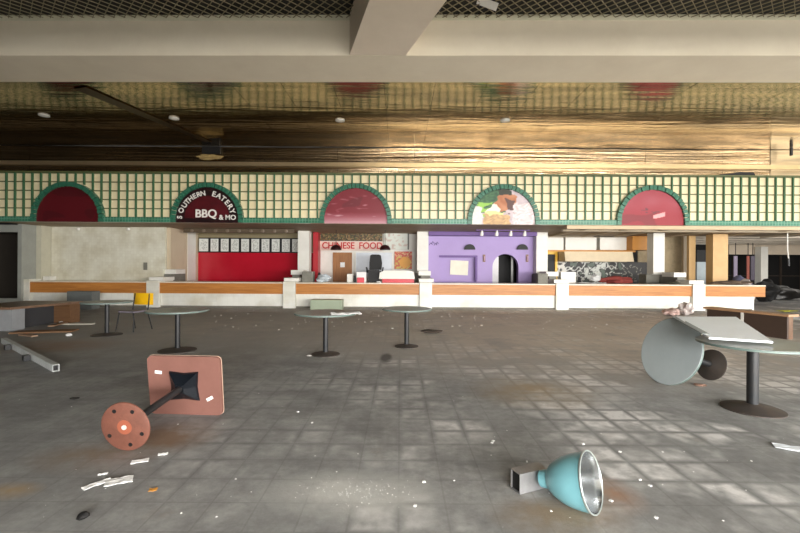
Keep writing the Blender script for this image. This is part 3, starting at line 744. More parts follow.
# doorway: dark inside, pale left reveal and thin post
struct(box('wall_stall', M_dark, aw[0] - .4, aw[1] + .4, 19.3, 19.4, 0, 3.0), 'dark space behind the purple arched doorway')
dv = empty('door_4', (ax, YP + .2, 0), 'pale door leaf standing open in the purple arched doorway', None); dv['kind'] = 'structure'
box('leaf', mat('pale_lilac_leaf', (206, 204, 204), .4), aw[0] + .02, aw[0] + .3, YP + .18, YP + .22, 0, 2.0, dv); 
R = rect(510, 258, 512, 284, YP + .5); box('edge_post', mat('grey_post', (120, 120, 116), .4), R[0], R[1], YP + .32, YP + .36, 0, 2.1, dv)
pp = rect(450.5, 260.5, 468.5, 275, YP + .1)
o = MB(); o.T = Matrix.Translation(((pp[0] + pp[1]) / 2, YP + .2, (pp[2] + pp[3]) / 2)) @ Matrix.Rotation(.04, 4, 'Y'); o.box(-(pp[1] - pp[0]) / 2, (pp[1] - pp[0]) / 2, -.01, .01, -(pp[3] - pp[2]) / 2, (pp[3] - pp[2]) / 2)
tag(o.build('notice_sheet', mat('cream_notice', (240, 234, 214), .6)), 'large cream notice sheet in the purple niche', 'notice')
for px, lb in ((469.5, 'dark half-round sconce over the niche on the purple wall'), (522, 'dark half-round sconce over the arched doorway on the purple wall')):
    P = at(px, 249.7, YP); o = MB(); rad = .235
    o.T = Matrix.Translation((P.x, YP - .005, P.z))
    o.prism([(rad * math.cos(PI * i / 16), rad * 1.0 * math.sin(PI * i / 16)) for i in range(17)], -.1, 0, 'y')
    tag(o.build('wall_sconce', M_dark), lb, 'lamp', 'half-round sconces on the purple wall')
for px, lb in ((484, 'narrow brown sconce left of the purple arched doorway'), (527, 'narrow brown sconce right of the purple arched doorway')):
    R = rect(px - 1.3, 254.5, px + 1.3, 262, YP)
    r = empty('candle_sconce', ((R[0] + R[1]) / 2, YP, R[2]), lb, 'lamp', 'narrow sconces by the arched doorway')
    box('back_plate', mat('brown_brass', (120, 74, 60), .4), R[0], R[1], YP - .03, YP - .003, R[2], R[3], r)
    o = MB(); o.tube([((R[0] + R[1]) / 2, YP - .06, R[2] + .05), ((R[0] + R[1]) / 2, YP - .06, R[3] - .08)], .028); o.build('tube', mat('pinkish_glass', (190, 150, 160), .4), r)
P = at(434, 244, YP); o = MB()
for (dx, dz, L) in ((-.14, 0, .14), (-.05, .06, .12), (.06, -.02, .14), (.14, .04, .1)): o.tube([(P.x + dx - L / 2, YP - .012, P.z + dz - .05), (P.x + dx, YP - .012, P.z + dz + .05), (P.x + dx + L / 2, YP - .012, P.z + dz - .03)], .011, 5)
tag(o.build('scrawl', mat('dark_spray_paint', (62, 44, 86), .6)), 'dark spray painted scrawl high at the left of the purple wall', 'graffiti')
sr = empty('spotlight_track', (at(503, 233, 16.6).x, 16.6, 3.0), 'track of four white spotlights under the soffit before the purple wall', 'light track')
a, b4 = at(476, 231, 16.6).x, at(530, 231, 16.6).x
box('track', M_purpled, a, b4, 16.57, 16.63, 2.99, 3.025, sr)
for px in (482, 497, 511, 525):
    P = at(px, 235, 16.55); o = MB(); o.T = Matrix.Translation((P.x, 16.6, 2.86)) @ Matrix.Rotation(.5, 4, 'X'); o.lathe([(.07, -.06), (.07, .0), (.04, .1), (.03, .14)], 16); o.build('spotlight', M_bulb, sr, smooth=True)

# bay 5: stall with the black scrawled wall
cb = empty('wall_cabinet', (at(592, 243, 19.6).x, 19.6, 2.3), 'row of pale high cabinets above the cream hood', 'cabinet')
for (p0, p1) in ((545, 563.5), (565.5, 596.5), (600, 632)):
    R = rect(p0, 237.5, p1, 250, 19.5); box('cabinet_door', M_white, R[0], R[1], 19.5, 19.9, R[2], R[3], cb)
R = rect(543, 250, 635, 251.5, 19.5); box('rail', M_ochre, R[0], R[1], 19.45, 19.9, R[2] - .02, R[3] - .01, cb)
R = rect(632.5, 236, 652, 250, 19.0); tag(box('wall_box', M_ochre, R[0], R[1], 19.0, 19.9, R[2], R[3]), 'ochre wooden box high on the wall beside the white column', 'cabinet')
R = rect(565.5, 251.5, 634, 261.5, 18.6); tag(MB().prism([(18.6, R[2]), (19.4, R[2]), (19.4, R[3]), (18.72, R[3])], R[0], R[1], 'x').build('range_hood', mat('cream_hood', (226, 208, 176), .5)), 'long cream hood over the black scrawled wall', 'hood')
def graf(u, v):
    a = nz2(u * 3.4, v, 5, 2); b2 = abs(nz2(u * 4.2, v * 1.2, 4.2, 6))
    c = (30, 28, 26)
    if u < .72 and b2 < .07: c = (206, 206, 198)
    if .3 < u < .52 and v > .3 and a > -.12: c = (196, 198, 190)
    if .3 < u < .52 and b2 < .05: c = (34, 32, 30)
    if u < .1 and b2 < .16: c = (214, 210, 200)
    if .55 < u < .9 and .3 < v < .9 and b2 < .035: c = (150, 146, 132)
    if u < .7 and .15 < u and a < -.35: c = (84, 96, 84)
    return c
R = rect(556, 262, 652, 285, 19.9); o = printed('wall_scrawled', None, R[0], R[1], .5, R[3], 19.95, graf, .1, .035); struct(o, 'black wall with white painted scrawls under the cream hood')
struct(box('wall_stall', M_beige, Bx(1) + .1, Bx(2) - .1, 20.1, 20.2, 0, 3.02), 'beige back wall of the scrawled stall')
struct(box('wall_stall', M_soffit, Bx(1) - .02, Bx(1) + .08, 18.1, 20.1, 0, 3.02)); bpy.data.objects['wall_stall.001']
R = rect(545, 251.5, 557.5, 285, 19.4)
o = MB().box(R[1] - .11, R[1], 19.4, 19.5, 0, R[3]).box(R[0], R[1] - .115, 19.4, 19.5, R[3] - .13, R[3]).box(R[0] - .1, R[0], 19.4, 19.5, 0, R[3])
d3 = o.build('door_3', M_yellow); struct(d3, 'yellow door frame right of the purple wall')
box('dark_opening', M_dark, R[0] + .005, R[1] - .115, 19.46, 19.49, 0, R[3] - .135, d3)
m = MB(); P = at(618, 282, 16.9); m.lump((P.x, 17.1, 0.79), .62, .25, .22, 11, 3, .5); hp = m.build('rubbish_heap', M_redcloth); tag(hp, 'dark red heap of rubbish behind the counter under the cream hood', 'rubbish')
st = MB().box(P.x - 1.6, P.x + 1.0, 16.75, 17.45, 0, .79); tag(st.build('work_table', M_greyst), 'low grey worktop behind the counter carrying the dark red heap', 'worktop')
m = MB(); P = at(592, 281, 15.8); m.sheet((P.x, 15.9, .942), 1.0, .4, .05, 2, .03); tag(m.build('paper_sheet', M_paper), 'white crumpled sheet on the counter left of the dark red heap', 'paper')
m = MB(); P = at(596, 281, 16.6); m.prism([(P.x - .3, .8), (P.x + .35, .8), (P.x + .1, 1.25), (P.x - .02, 1.3)], 16.9, 17.1, 'y') if False else m.lump((P.x - .3, 16.0, 1.01), .2, .12, .13, 14, 2, .6)
tag(m.build('plastic_wrap', mat('clear_grey_plastic', (190, 190, 188), .3), smooth=True), 'crumpled grey plastic on the white sheet on the counter', 'plastic')
cbox('carton', M_white, (561, 272, 576, 280), 16.45, .3, 'white carton behind the counter by the yellow door frame', 'box', z0=.8)
st = box('side_shelf', M_greyst, *[rect(560.5, 270, 578, 280, 16.45)[i] for i in (0, 1)], 16.42, 16.8, 0, .795); tag(st, 'grey stand under the white carton by the yellow door frame', 'stand')
cbox('grey_block', M_greyst, (538, 273.5, 548, 283), 15.7, .35, 'dark grey block at the right end of the purple stall counter', 'block')
cbox('grey_block', M_greyst, (302, 271.5, 313, 283), 15.8, .35, 'grey block at the left end of the Chinese food counter', 'block')
# end unit rubbish
m = MB(); P = at(728, 284, 15.9); m.lump((P.x + .1, 15.85, .942), .68, .22, .08, 21, 3, .6); tag(m.build('rubbish_heap', M_rubble), 'brown rubble heap along the top of the end counter', 'rubbish')
m = MB(); P = at(678, 283, 15.8); m.lump((P.x - .15, 15.85, .942), .22, .18, .06, 22, 2, .6); tag(m.build('rubbish_heap', mat('dark_olive_rubbish', (72, 72, 58), .8)), 'dark olive rubbish on the counter left of the rightmost white post', 'rubbish')

# ------------------------------------------------------------------ the mall beyond, right
struct(box('ceiling_far', M_ceilwhite, 10.8, 34, 19.5, 34, 3.35, 3.5))
struct(box('wall_far', M_dark, 8, 34, 31.0, 31.2, 0, 3.3), 'dark shop fronts at the far end')
struct(box('wall_stall', mat('mottled_tan_wall', (168, 150, 118), .7, 0, .8, 2, (110, 98, 72)), Bx(2) + .5, at(683, 260, 20.2).x, 20.2, 20.3, 0, 3.3), 'mottled tan wall right of the last white column')
struct(box('wall_bulkhead_far', mat('pale_far_bulkhead', (218, 202, 180), .6, 0, .4, 1), at(729, 250, 29).x, 34, 29, 29.4, at(760, 254.5, 29).z, 3.34), 'pale bulkhead over the far shop fronts')
for i in range(4):
    y = 20.5 + i * 2.3; struct(box('ceiling_beam', M_ceilwhite, 11, 34, y, y + .35, 3.05 + .03 * i, 3.345))
def colm(r4, d, depth, m, label, shade=None):
    R = rect(*r4, d); return tag(box('column', m, R[0], R[1], d, d + depth, 0, 3.02 if d < 19.4 else 3.04), label, 'column')
colm((713, 236, 728, 283), 18.0, .42, M_tan, 'wide tan column behind the end counter')
colm((689, 240, 695.5, 280), 19.0, .15, M_tan, 'narrow tan column right of the last white column')
colm((683.5, 246, 687.5, 275), 19.9, .15, M_beige, 'thin pale upright beside the mottled tan wall')
R = rect(761, 254, 768, 279, 28.4); tag(box('column', M_white, R[0], R[1], 28.4, 28.9, 0, 3.04), 'far pale column between the dark shop fronts', 'column')
R = rect(697, 262, 713, 284, 22); kc = empty('kiosk', ((R[0] + R[1]) / 2, 22, 0), 'pale blue-grey kiosk with a black upper part beyond the counters', 'kiosk')
box('lower_panel', mat('blue_grey_panel', (172, 184, 188), .4), R[0], R[1], 22, 22.6, 0, R[3], kc); box('upper_panel', M_dark, R[0], R[1], 22.02, 22.6, R[3] + .005, at(705, 250, 22).z, kc)
P0 = at(787.5, 233, 16.5); P1 = at(788.5, 266, 16.5)
hc = empty('hanging_cable', (P0.x, 16.5, P1.z), 'pale cable hanging from the soffit at the right edge', 'cable')
o = MB(); o.tube([(P0.x, 16.5, 3.025), (P0.x + .02, 16.52, 2.3), (P1.x, 16.5, P1.z + .3)], .022); o.build('cable', M_white, hc)
o = MB(); o.tube([(P1.x, 16.5, P1.z + .29), (P1.x + .01, 16.5, P1.z)], .04); o.build('plug', M_blackmetal, hc)
for i, (px, py, w, h, d, m_, lb) in enumerate(((742, 281, .4, .15, 18.6, M_cloth, 'blue-grey cloth heap behind the end counter'), (743, 283, .28, .12, 17.0, mat('pale_rags', (196, 186, 178), .9), 'pale rags piled behind the end counter'), (766, 282, .5, .1, 19.6, M_dark, 'black rubbish bags beyond the end counter'), (783, 283, .9, -.15, 21.2, mat('black_plastic', (26, 24, 22), .35), 'low black plastic heap right of the rubbish bags'))):
    P = at(px, py, d); o = MB(); o.lump((P.x, d, 0.0), w, .4, (P.z + h) / 2, 30 + i, 3, .5); tag(o.build('rubbish_heap', m_, smooth=True), lb, 'rubbish')
for i, (px, p2, c, lb) in enumerate(((734, 737.5, (150, 140, 160), 'lilac strip hanging in a far shop front, leftmost'), (747, 749.5, (150, 84, 72), 'reddish strip hanging in a far shop front'), (751, 755, (90, 84, 96), 'dark lilac strip hanging left of the far pale column'))):
    R = rect(px, 256, p2, 277, 26); tag(box('hanging_strip', mat('strip%d' % i, c, .8), R[0], R[1], 26, 26.05, R[2] - .2, 3.1 if False else R[3]), lb, 'hanging strip')
    tag(box('strip_rod', M_blackmetal, (R[0] + R[1]) / 2 - .01, (R[0] + R[1]) / 2 + .01, 26.0, 26.04, R[3] + .0, 3.34, bpy.data.objects['hanging_strip' + ('.%03d' % i if i else '')]))
# far shop fronts: mullions
fm = MB()
for x in (21.5, 23.0, 24.5, 26.5, 28.0, 29.5): fm.box(x - .04, x + .04, 30.85, 30.98, 0, 2.5)
fm.box(20, 34, 30.85, 30.98, 1.0, 1.06)
struct(fm.build('window_2', mat('bronze_mullion', (70, 60, 52), .4)), 'thin frames of the far shop fronts')
P = fl(781, 312); o = MB(); o.sheet((14.0, 15.2, 0.001), .7, .3, .3, 4, .03); tag(o.build('yellow_rag', mat('yellow_green_rag', (190, 190, 70), .8)), 'small yellow-green rag on the floor by the end counter', 'rag')

# ------------------------------------------------------------------ tables
def basis(dvec):
    z = dvec.normalized(); x = Vector((0, 0, 1)).cross(z)
    x = x.normalized() if x.length > 1e-4 else Vector((1, 0, 0)); y = z.cross(x)
    return Matrix((x, y, z)).transposed()
def pedestal(loc, label, R=.6, h=.74, rb=.26, rot=None, topm=None, group='round pedestal tables', cone=.05, rp=.045, fallen=False):
    r = empty('pedestal_table', loc, label, 'table', group, rot)
    topm = topm or M_tabletop
    o = MB(); o.lathe([(.02, h - .03), (R - .012, h - .03), (R, h - .022), (R, h - .006), (R - .006, h), (.02, h)], 48); tp = o.build('tabletop', topm, r, False, True)
    o = MB(); o.lathe([(R + .001, h - .027), (R + .004, h - .024), (R + .004, h - .008), (R + .001, h - .004)], 48, False, False); o.build('edge_band', M_edge, tp, False, True)
    o = MB(); o.lathe([(rp, cone), (rp, h - .05)], 24); o.build('pole', M_blackmetal, r, False, True)
    o = MB(); o.lathe([(rb, 0), (rb, .012), (rb * .8, cone * .45), (rb * .35, cone * .85), (rp + .02, cone), (.02, cone + .002)], 40); o.build('base', M_base, r, False, True)
    o = MB(); o.box(-.16, .16, -.16, .16, h - .048, h - .031); o.build('mounting_plate', M_blackmetal, r, False)
    return r
for (px, py, Rt, rb, lb) in ((107, 335, .49, .3, 'round pedestal table left of the yellow chair'), (177.5, 350.5, .52, .32, 'round pedestal table right of the yellow chair, behind the overturned brown table'),
                             (325.5, 354.5, .54, .25, 'round pedestal table with a white sheet on its front edge'), (406.5, 346.5, .48, .23, 'round pedestal table nearest the middle, before the white post'),):
    P = fl(px, py); pedestal(P, lb, Rt, .74, rb)
P = fl(752.5, 409.5); right_table = pedestal(P, 'round pedestal table at right with a white board lying on it', .52, .74, .29, None, None, 'round pedestal tables', .07, .055)
RT = P
# fallen round table
Rf, rf, hf = .455, .215, .76
al = math.atan((Rf - rf) / hf)
C = at(669.5, 350.5, 5.66); u = Vector((-.97, -.25, 0)).normalized()
dv_ = u * math.cos(al) + Vector((0, 0, math.sin(al)))
C.z = Rf * math.cos(al)
base = C - dv_ * hf
pedestal(base + Vector((0, 0, .004)), 'small round table fallen on its side, grey top facing the viewer', Rf, hf, rf, basis(dv_), M_tabledisc, None, .05, .04)
# white board leaning from the fallen table on to the round table
o = MB()
zA = Rf * 2 * math.cos(al) + .03
A = at(676, 318, 5.75); Bp = at(736, 320.5, 5.75); Cc = at(773, 342, 4.42); D = at(709, 337.5, 4.6)
for q, z in ((A, .868), (Bp, .868), (Cc, .765), (D, .775)): q.z = z
tv = [o.v(q + Vector((0, 0, .022))) for q in (A, Bp, Cc, D)]; bv = [o.v(q) for q in (A, Bp, Cc, D)]
o.face(tv); o.face(bv[::-1])
for i in range(4): o.face((bv[i], bv[(i + 1) % 4], tv[(i + 1) % 4], tv[i]))
tag(o.build('white_board', M_board), 'large white board lying across the right round table and the fallen table', 'board')
A2 = at(672, 317.5, 5.75); D2 = at(702.5, 334.5, 4.75)
o = MB(); 
for q, z in ((A2, .875), (D2, .80)): q.z = z
dirn = (D2 - A2).normalized(); sd = dirn.cross(Vector((0, 0, 1))).normalized() * -.07
q4 = [A2, A2 + sd, D2 + sd, D2]
tv = [o.v(q + Vector((0, 0, .012))) for q in q4]; bv = [o.v(q) for q in q4]; o.face(tv); o.face(bv[::-1])
for i in range(4): o.face((bv[i], bv[(i + 1) % 4], tv[(i + 1) % 4], tv[i]))
tag(o.build('wood_strip', mat('grey_strip', (150, 158, 158), .5)), 'thin grey strip along the left edge of the white board', 'strip')

# overturned brown square table
hs = (.385, .31); rb_, hb_ = .21, .9
al = math.atan((hs[1] - rb_) / hb_)
Bc = at(125, 429, 3.46); Tc = at(187, 385, 4.36)
u = Vector((Tc.x - Bc.x, Tc.y - Bc.y, 0)).normalized(); dv_ = u * math.cos(al) + Vector((0, 0, math.sin(al)))
Bc.z = rb_ * math.cos(al) + .006
r = empty('overturned_table', Bc, 'overturned table with brown square top and rusty round base, at left', 'table', None, basis(dv_))
o = MB(); pts = []
for cxx, cyy, a0 in ((1, 1, 0), (-1, 1, 90), (-1, -1, 180), (1, -1, 270)):
    for k in range(6):
        a = math.radians(a0 + k * 18); rc = .05; pts.append((cxx * (hs[0] - rc) + rc * math.cos(a), cyy * (hs[1] - rc) + rc * math.sin(a)))
o.prism(pts, hb_ - .035, hb_ - .008); tp = o.build('tabletop', M_rustplate, r, False)
o = MB(); o.prism([(x * 1.012, y * 1.012) for x, y in pts], hb_ - .0075, hb_); o.build('laminate_face', mat('pinkish_laminate', (176, 150, 132), .4), tp, False)
for (x, y, rr_) in ((.27, .14, .1), (-.26, -.13, -.5)):
    o = MB(); o.T = Matrix.Translation((x, y, 0)) @ Matrix.Rotation(rr_, 4, 'Z'); o.box(-.035, .035, -.016, .016, hb_ - .041, hb_ - .0355); o.build('torn_sticker', M_paper, tp, False)
o = MB()   # spider mount: concave square pyramid
cs_ = [(-.155, -.155), (0, -.138), (.155, -.155), (.138, 0), (.155, .155), (0, .138), (-.155, .155), (-.138, 0)]
lo = [o.v((x, y, hb_ - .037)) for x, y in cs_]; md = [o.v((x * .93, y * .93, hb_ - .06)) for x, y in cs_]; hi = [o.v((x * .28, y * .28, hb_ - .13)) for x, y in cs_]
for a_, b_ in ((lo, md), (md, hi)):
    for i in range(8): o.face((a_[i], a_[(i + 1) % 8], b_[(i + 1) % 8], b_[i]))
o.face(lo); o.face(hi[::-1]); o.build('spider_mount', mat('glossy_black_metal', (22, 26, 32), .25, .3, .2, 5), r, False)
o = MB(); o.lathe([(.032, .02), (.032, hb_ - .12)], 20); o.build('pole', M_blackmetal, r, False, True)
o = MB(); o.lathe([(rb_ - .02, -.006), (rb_ - .004, .0), (rb_, .01), (rb_ - .01, .022), (.08, .035), (.033, .05)], 44); bs = o.build('base', M_rust, r, False, True)
for k, a in enumerate((200, 255, 330, 60, 120)):
    a = math.radians(a); o = MB(); o.T = Matrix.Translation((.155 * math.cos(a), .155 * math.sin(a), -.009)); o.lathe([(.017, 0), (.017, .0025)], 14); o.build('bolt_hole', M_dark, bs, False)
o = MB(); o.T = Matrix.Translation((0, 0, -.012)); o.lathe([(.02, -.004), (.02, .0055)], 14); o.build('centre_bolt', mat('bright_bolt', (225, 222, 214), .35, .3), bs, False)
o = MB(); o.T = Matrix.Translation((0, 0, -.0075)); o.lathe([(.062, 0), (.062, .001)], 24); o.build('hub_disc', mat('dull_rust', (150, 82, 58), .7), bs, False)

# teal high-bay lamp on the floor
Rm_ = at(591, 482, 2.68); ax_ = Vector((.76, -.64, .26)).normalized()
Rl = .185; Rm_.z = Rl * math.sqrt(1 - ax_.z ** 2) + .004
LS = .925
r = empty('pendant_lamp', Rm_ - ax_ * .3 * LS, 'teal bell shaped lamp lying on its side with a grey metal box', 'lamp', None, basis(ax_))
r.scale = (LS, LS, LS)
prof = [(.058, -.06), (.064, -.03), (.066, 0), (.084, .012), (.108, .035), (.135, .075), (.158, .12), (.175, .17), (.187, .23), (.195, .285), (.2, .3)]
o = MB(); o.lathe(prof + [(.2, .305), (.197, .305)] , 56, True, False); o.build('shade', M_teal, r, False, True)
o = MB(); o.lathe([(.03, .06), (.1, .062), (.13, .09), (.152, .13), (.169, .18), (.181, .24), (.189, .288), (.196, .3055)], 56, True, False); o.build('reflector', M_alu, r, False, True)
o = MB(); o.T = Matrix.Translation((0, 0, .3)); 
nn = 56
for i in range(nn):
    pass
o.lathe([(.194, -.005), (.2, -.007), (.2035, 0), (.2035, .005), (.199, .008), (.194, .003)], 56, False, False); o.build('rim_ring', mat('pale_metal_rim', (196, 206, 204), .3, .6), r, False, True)
bl = Vector((.92, .39, 0)).normalized(); bn = Vector((-bl.y, bl.x, 0))
bc = Rm_ - ax_ * .37 + bn * .05 - bl * .02; bc.z = .072
o = MB(); Tm = Matrix((bl, bn, Vector((0, 0, 1)))).transposed().to_4x4(); Tm.translation = bc
o.T = Tm; hx, hy, hz, th = .12, .05, .068, .006
o.box(-hx, hx, -hy, -hy + th, -hz, hz).box(-hx, hx, hy - th, hy, -hz, hz).box(-hx, hx, -hy + th, hy - th, hz - th, hz).box(-hx, hx, -hy + th, hy - th, -hz, -hz + th).box(hx - th, hx, -hy + th, hy - th, -hz + th, hz - th)
bo = o.build('ballast_box', M_galv, r)
o = MB(); o.T = Tm; o.box(-hx + .012, -hx + .02, -hy + th, hy - th, -hz + th, hz - th); o.build('box_interior', M_dark, bo)

# ------------------------------------------------------------------ benches
br_ = empty('low_bench', (-9.3, 10.5, 0), 'low brown bench on a grey block and a wooden end panel, at far left', 'bench')
MB().prism([(-10.4, 9.62), (-8.93, 9.62), (-8.62, 11.45), (-10.2, 11.45)], .5, .555).build('bench_top', M_wooddark, br_)
box('end_block', M_benchgrey, -10.3, -8.97, 9.72, 10.05, 0, .495, br_)
MB().prism([(-9.14, 11.1), (-8.72, 11.1), (-8.68, 11.4), (-9.14, 11.4)], 0, .495).build('end_panel', M_woodpanel, br_)
box('back_panel', M_darkpanel, -9.95, -9.85, 10.06, 11.4, 0, .495, br_)
box('front_panel', mat('dark_shade_panel', (52, 52, 54), .7), -9.2, -9.145, 10.06, 11.39, 0, .495, br_)  # dark panel painting in the shadow under the bench top
br2 = empty('low_bench', (8.5, 10.0, 0), 'low dark brown bench with a pale top near the right edge', 'bench')
n0, n1 = fl(787, 339.5), at(707, 312, 10.9); n1.z = 0
dirb = (n1 - n0).normalized(); out = Vector((-dirb.y, dirb.x, 0)); out = out if out.x > 0 else -out
def qd(a, b, t): return [(a.x, a.y), (b.x, b.y), ((b + out * t).x, (b + out * t).y), ((a + out * t).x, (a + out * t).y)]
MB().prism(qd(n0 - dirb * .06 - out * .06, n1 + dirb * .06 - out * .06, .34), .5, .55).build('bench_top', mat('tan_bench_top', (176, 138, 104), .35, 0, .5, 3, (130, 96, 66)), br2)
MB().prism(qd(n0, n1, .05), 0, .495).build('front_panel', M_darkpanel, br2)
MB().prism(qd(n0 + out * .055, n0 + dirb * .05 + out * .055, .14), 0, .495).build('end_panel', M_woodpanel, br2)
MB().prism(qd(n1 + out * .055, n1 - dirb * .05 + out * .055, .14), 0, .495).build('end_panel', M_woodpanel, br2)
mid = n0 + (n1 - n0) * .5
MB().prism(qd(mid - out * .012, mid + dirb * .06 - out * .012, .01), .0, .495).build('joint_strip', M_white, br2)

# ------------------------------------------------------------------ yellow chair
P = fl(133.5, 330.5); Mz = Matrix.Rotation(math.radians(-12), 3, 'Z')
r = empty('side_chair', P, 'yellow backed metal chair between two round tables', 'chair', None, Mz)
o = MB(); o.box(-.22, .22, -.22, .2, .44, .475, .012); o.build('seat', mat('grey_lilac_seat', (118, 112, 122), .5), r, False)
o = MB(); n = 10
for i in range(n):
    x0_ = -.27 + .54 * i / n; x1_ = -.27 + .54 * (i + 1) / n
    y0_ = .235 - .05 * (1 - (2 * i / n - 1) ** 2) + .05; y1_ = .235 - .05 * (1 - (2 * (i + 1) / n - 1) ** 2) + .05
    o.prism([(x0_, y0_ - .012), (x1_, y1_ - .012), (x1_, y1_ + .012), (x0_, y0_ + .012)], .59, .87)
bmesh.ops.remove_doubles(o.bm, verts=o.bm.verts, dist=.0005); o.build('backrest', M_yellow, r, False)
for sx in (-1, 1):
    o = MB(); o.tube([(sx * .2, -.2, .44), (sx * .24, -.25, 0)], .013); o.build('leg', M_blackmetal, r, False)
    o = MB(); o.tube([(sx * .24, .3, 0), (sx * .21, .19, .44)], .013); o.build('leg', M_blackmetal, r, False)
    o = MB(); o.tube([(sx * .21, .19, .44), (sx * .215, .215, .6), (sx * .2, .25, .86)], .013); o.build('back_upright', M_blackmetal, r, False)

# ------------------------------------------------------------------ loose things on the floor
A, Bq = fl(56, 371.5), fl(4, 343)
L_ = (Bq - A).length; ang = math.atan2(Bq.y - A.y, Bq.x - A.x)
r = empty('metal_channel', A, 'long white metal channel lying on the floor at left', 'metal channel', None, Matrix.Rotation(ang, 3, 'Z'))
o = MB(); w_, t_ = .04, .007
o.box(0, L_, -w_, -w_ + t_, 0.001, .1).box(0, L_, w_ - t_, w_, 0.001, .1).box(0, L_, -w_ + t_, w_ - t_, .092, .1).box(0, L_, -w_ + t_, w_ - t_, 0.001, .009); o.build('channel', mat('dirty_white_metal', (206, 210, 208), .4, 0, .5, 5), r, False)
o = MB(); o.box(.05, .055, -w_ + t_, w_ - t_, .009, .092); o.build('dark_inside', M_dark, r, False)
for x, nm in ((.33 * L_, 'bracket'), (.72 * L_, 'bracket')): o = MB(); o.box(x, x + .12, .062, .14, .002, .09); o.build(nm, M_blackmetal, r, False)
def floor_scrap(name, px, py, w, l, rot, m, label, cat, seed, amp=.006, group=None):
    p_ = fl(px, py); o = MB(); o.sheet((p_.x, p_.y, .001), w, l, rot, seed, amp, 6); return tag(o.build(name, m), label, cat, group)
floor_scrap('paper_scrap', 119, 482, .17, .10, .5, M_paper, 'largest white scrap in front of the rusty base of the overturned table', 'scrap', 1)
floor_scrap('paper_scrap', 97, 485, .05, .17, -.6, M_paper, 'narrow white scrap left of the largest white scrap', 'scrap', 2)
floor_scrap('paper_scrap', 140, 462, .12, .06, .4, M_paper, 'white scrap just below the rusty base of the overturned table', 'scrap', 3)
floor_scrap('paper_scrap', 163, 455, .07, .04, .4, M_paper, 'small white scrap right of the rusty base of the overturned table', 'scrap', 4)
floor_scrap('paper_scrap', 103, 475, .06, .025, .3, M_paper, 'tiny white scrap above the narrow white scrap', 'scrap', 5)
floor_scrap('leaf', 153, 491, .05, .04, .3, mat('orange_leaf', (196, 136, 56), .7), 'orange scrap on the floor right of the white paper scraps', 'leaf', 6)
floor_scrap('paper_triangle', 793, 449, .26, .12, -.5, M_board, 'white sheet on the floor at the right edge of the frame', 'paper', 7)
o = MB(); p_ = fl(83, 519); o.lump((p_.x, p_.y, .001), .035, .03, .02, 3, 2, .5); tag(o.build('black_lump', M_dark, smooth=True), 'black lump on the floor at the bottom left', 'debris')
o = MB(); p_ = fl(84, 338); o.lump((p_.x, p_.y, .001), .05, .05, .03, 4, 2, .5)
bpy.data.meshes; o.bm.free()
PT = fl(325.5, 354.5); o = MB(); o.sheet((PT.x + .40, PT.y - .36, .743), .5, .22, .25, 9, .02, 8); tag(o.build('paper_sheet', M_paper), 'white sheet on the front edge of a far round table', 'paper')
R = rect(312, 299, 343, 309, 15.0); o = MB().box(R[0], R[1], 14.7, 15.2, 0, .36, .015); tag(o.build('storage_box', mat('pale_green_box', (164, 176, 152), .5, 0, .3, 2)), 'pale green box on the floor before the Chinese food counter', 'box')
R = rect(69, 293, 94, 302, 14.6); o = MB().box(R[0], R[1], 14.5, 14.9, 0, .62, .01); tag(o.build('storage_crate', mat('slate_panel', (104, 108, 106), .6)), 'slate grey box on the floor before the white tiled infill wall', 'box')
for i, (px, py, w, l, rt, c, lb) in enumerate(((75, 324.5, .9, .12, .1, (190, 186, 172), 'pale board right of the wooden bench panel at left'), (45, 332, 1.2, .35, .25, (130, 96, 66), 'brown board on the floor before the left bench'), (28, 336, .5, .12, -.4, (170, 140, 116), 'short tan board by the grey bench block at left'), (58, 326, .14, .7, .3, (140, 110, 84), 'thin brown board lying under the left bench end'))):
    p_ = fl(px, py); o = MB(); o.T = Matrix.Translation((p_.x, p_.y, .002 + .03 * (i == 3))) @ Matrix.Rotation(rt, 4, 'Z'); o.box(-w / 2, w / 2, -l / 2, l / 2, 0, .028)
    tag(o.build('loose_board', mat('board%d' % i, c, .7, 0, .4, 5)), lb, 'board', 'loose boards by the left bench')
for i, (px, py, lb) in enumerate(((59, 322, 'white rag under the end panel of the left bench'), (66, 334, 'small white lump right of the brown board at left'))):
    p_ = fl(px, py); o = MB(); o.lump((p_.x + .3, p_.y - .3, .001), .06, .05, .03, i + 50, 2, .4); tag(o.build('white_lump', M_paper), lb, 'debris')
# crumpled pink-white rubbish on the floor by the counter end
for i, (px, py, rx, rz, c, lb) in enumerate(((675, 316.5, .22, .12, (214, 190, 182), 'pinkish crumpled rubbish on the floor left of the rightmost white post'), (690, 316, .22, .2, (226, 220, 216), 'white crumpled rubbish on the floor below the rightmost white post'))):
    p_ = fl(px, py); o = MB(); o.lump((p_.x, p_.y + .2, .001), rx, .25, rz, 60 + i, 3, .6); tag(o.build('crumpled_rubbish', mat('rub%d' % i, c, .8, 0, .5, 8, (150, 90, 80)), None), lb, 'rubbish')
for i, (px, py, rx, c, lb) in enumerate(((432, 333, .22, (70, 60, 52), 'dark debris on the floor right of the middle round table'), (75, 399, .05, (40, 38, 36), 'small dark debris left of the overturned table'), (309, 356, .05, (210, 206, 200), 'white lump beside the base of a far round table'), (206, 307, .2, (100, 96, 84), 'grey rubble by the counter behind the round table'), (700, 386, .08, (134, 104, 88), 'reddish dirt under the fallen round table'))):
    p_ = fl(px, py); o = MB(); o.lump((p_.x, p_.y, .001), rx, rx * .7, rx * .18, 70 + i, 2, .6); tag(o.build('floor_debris', mat('debris%d' % i, c, .9)), lb, 'debris')
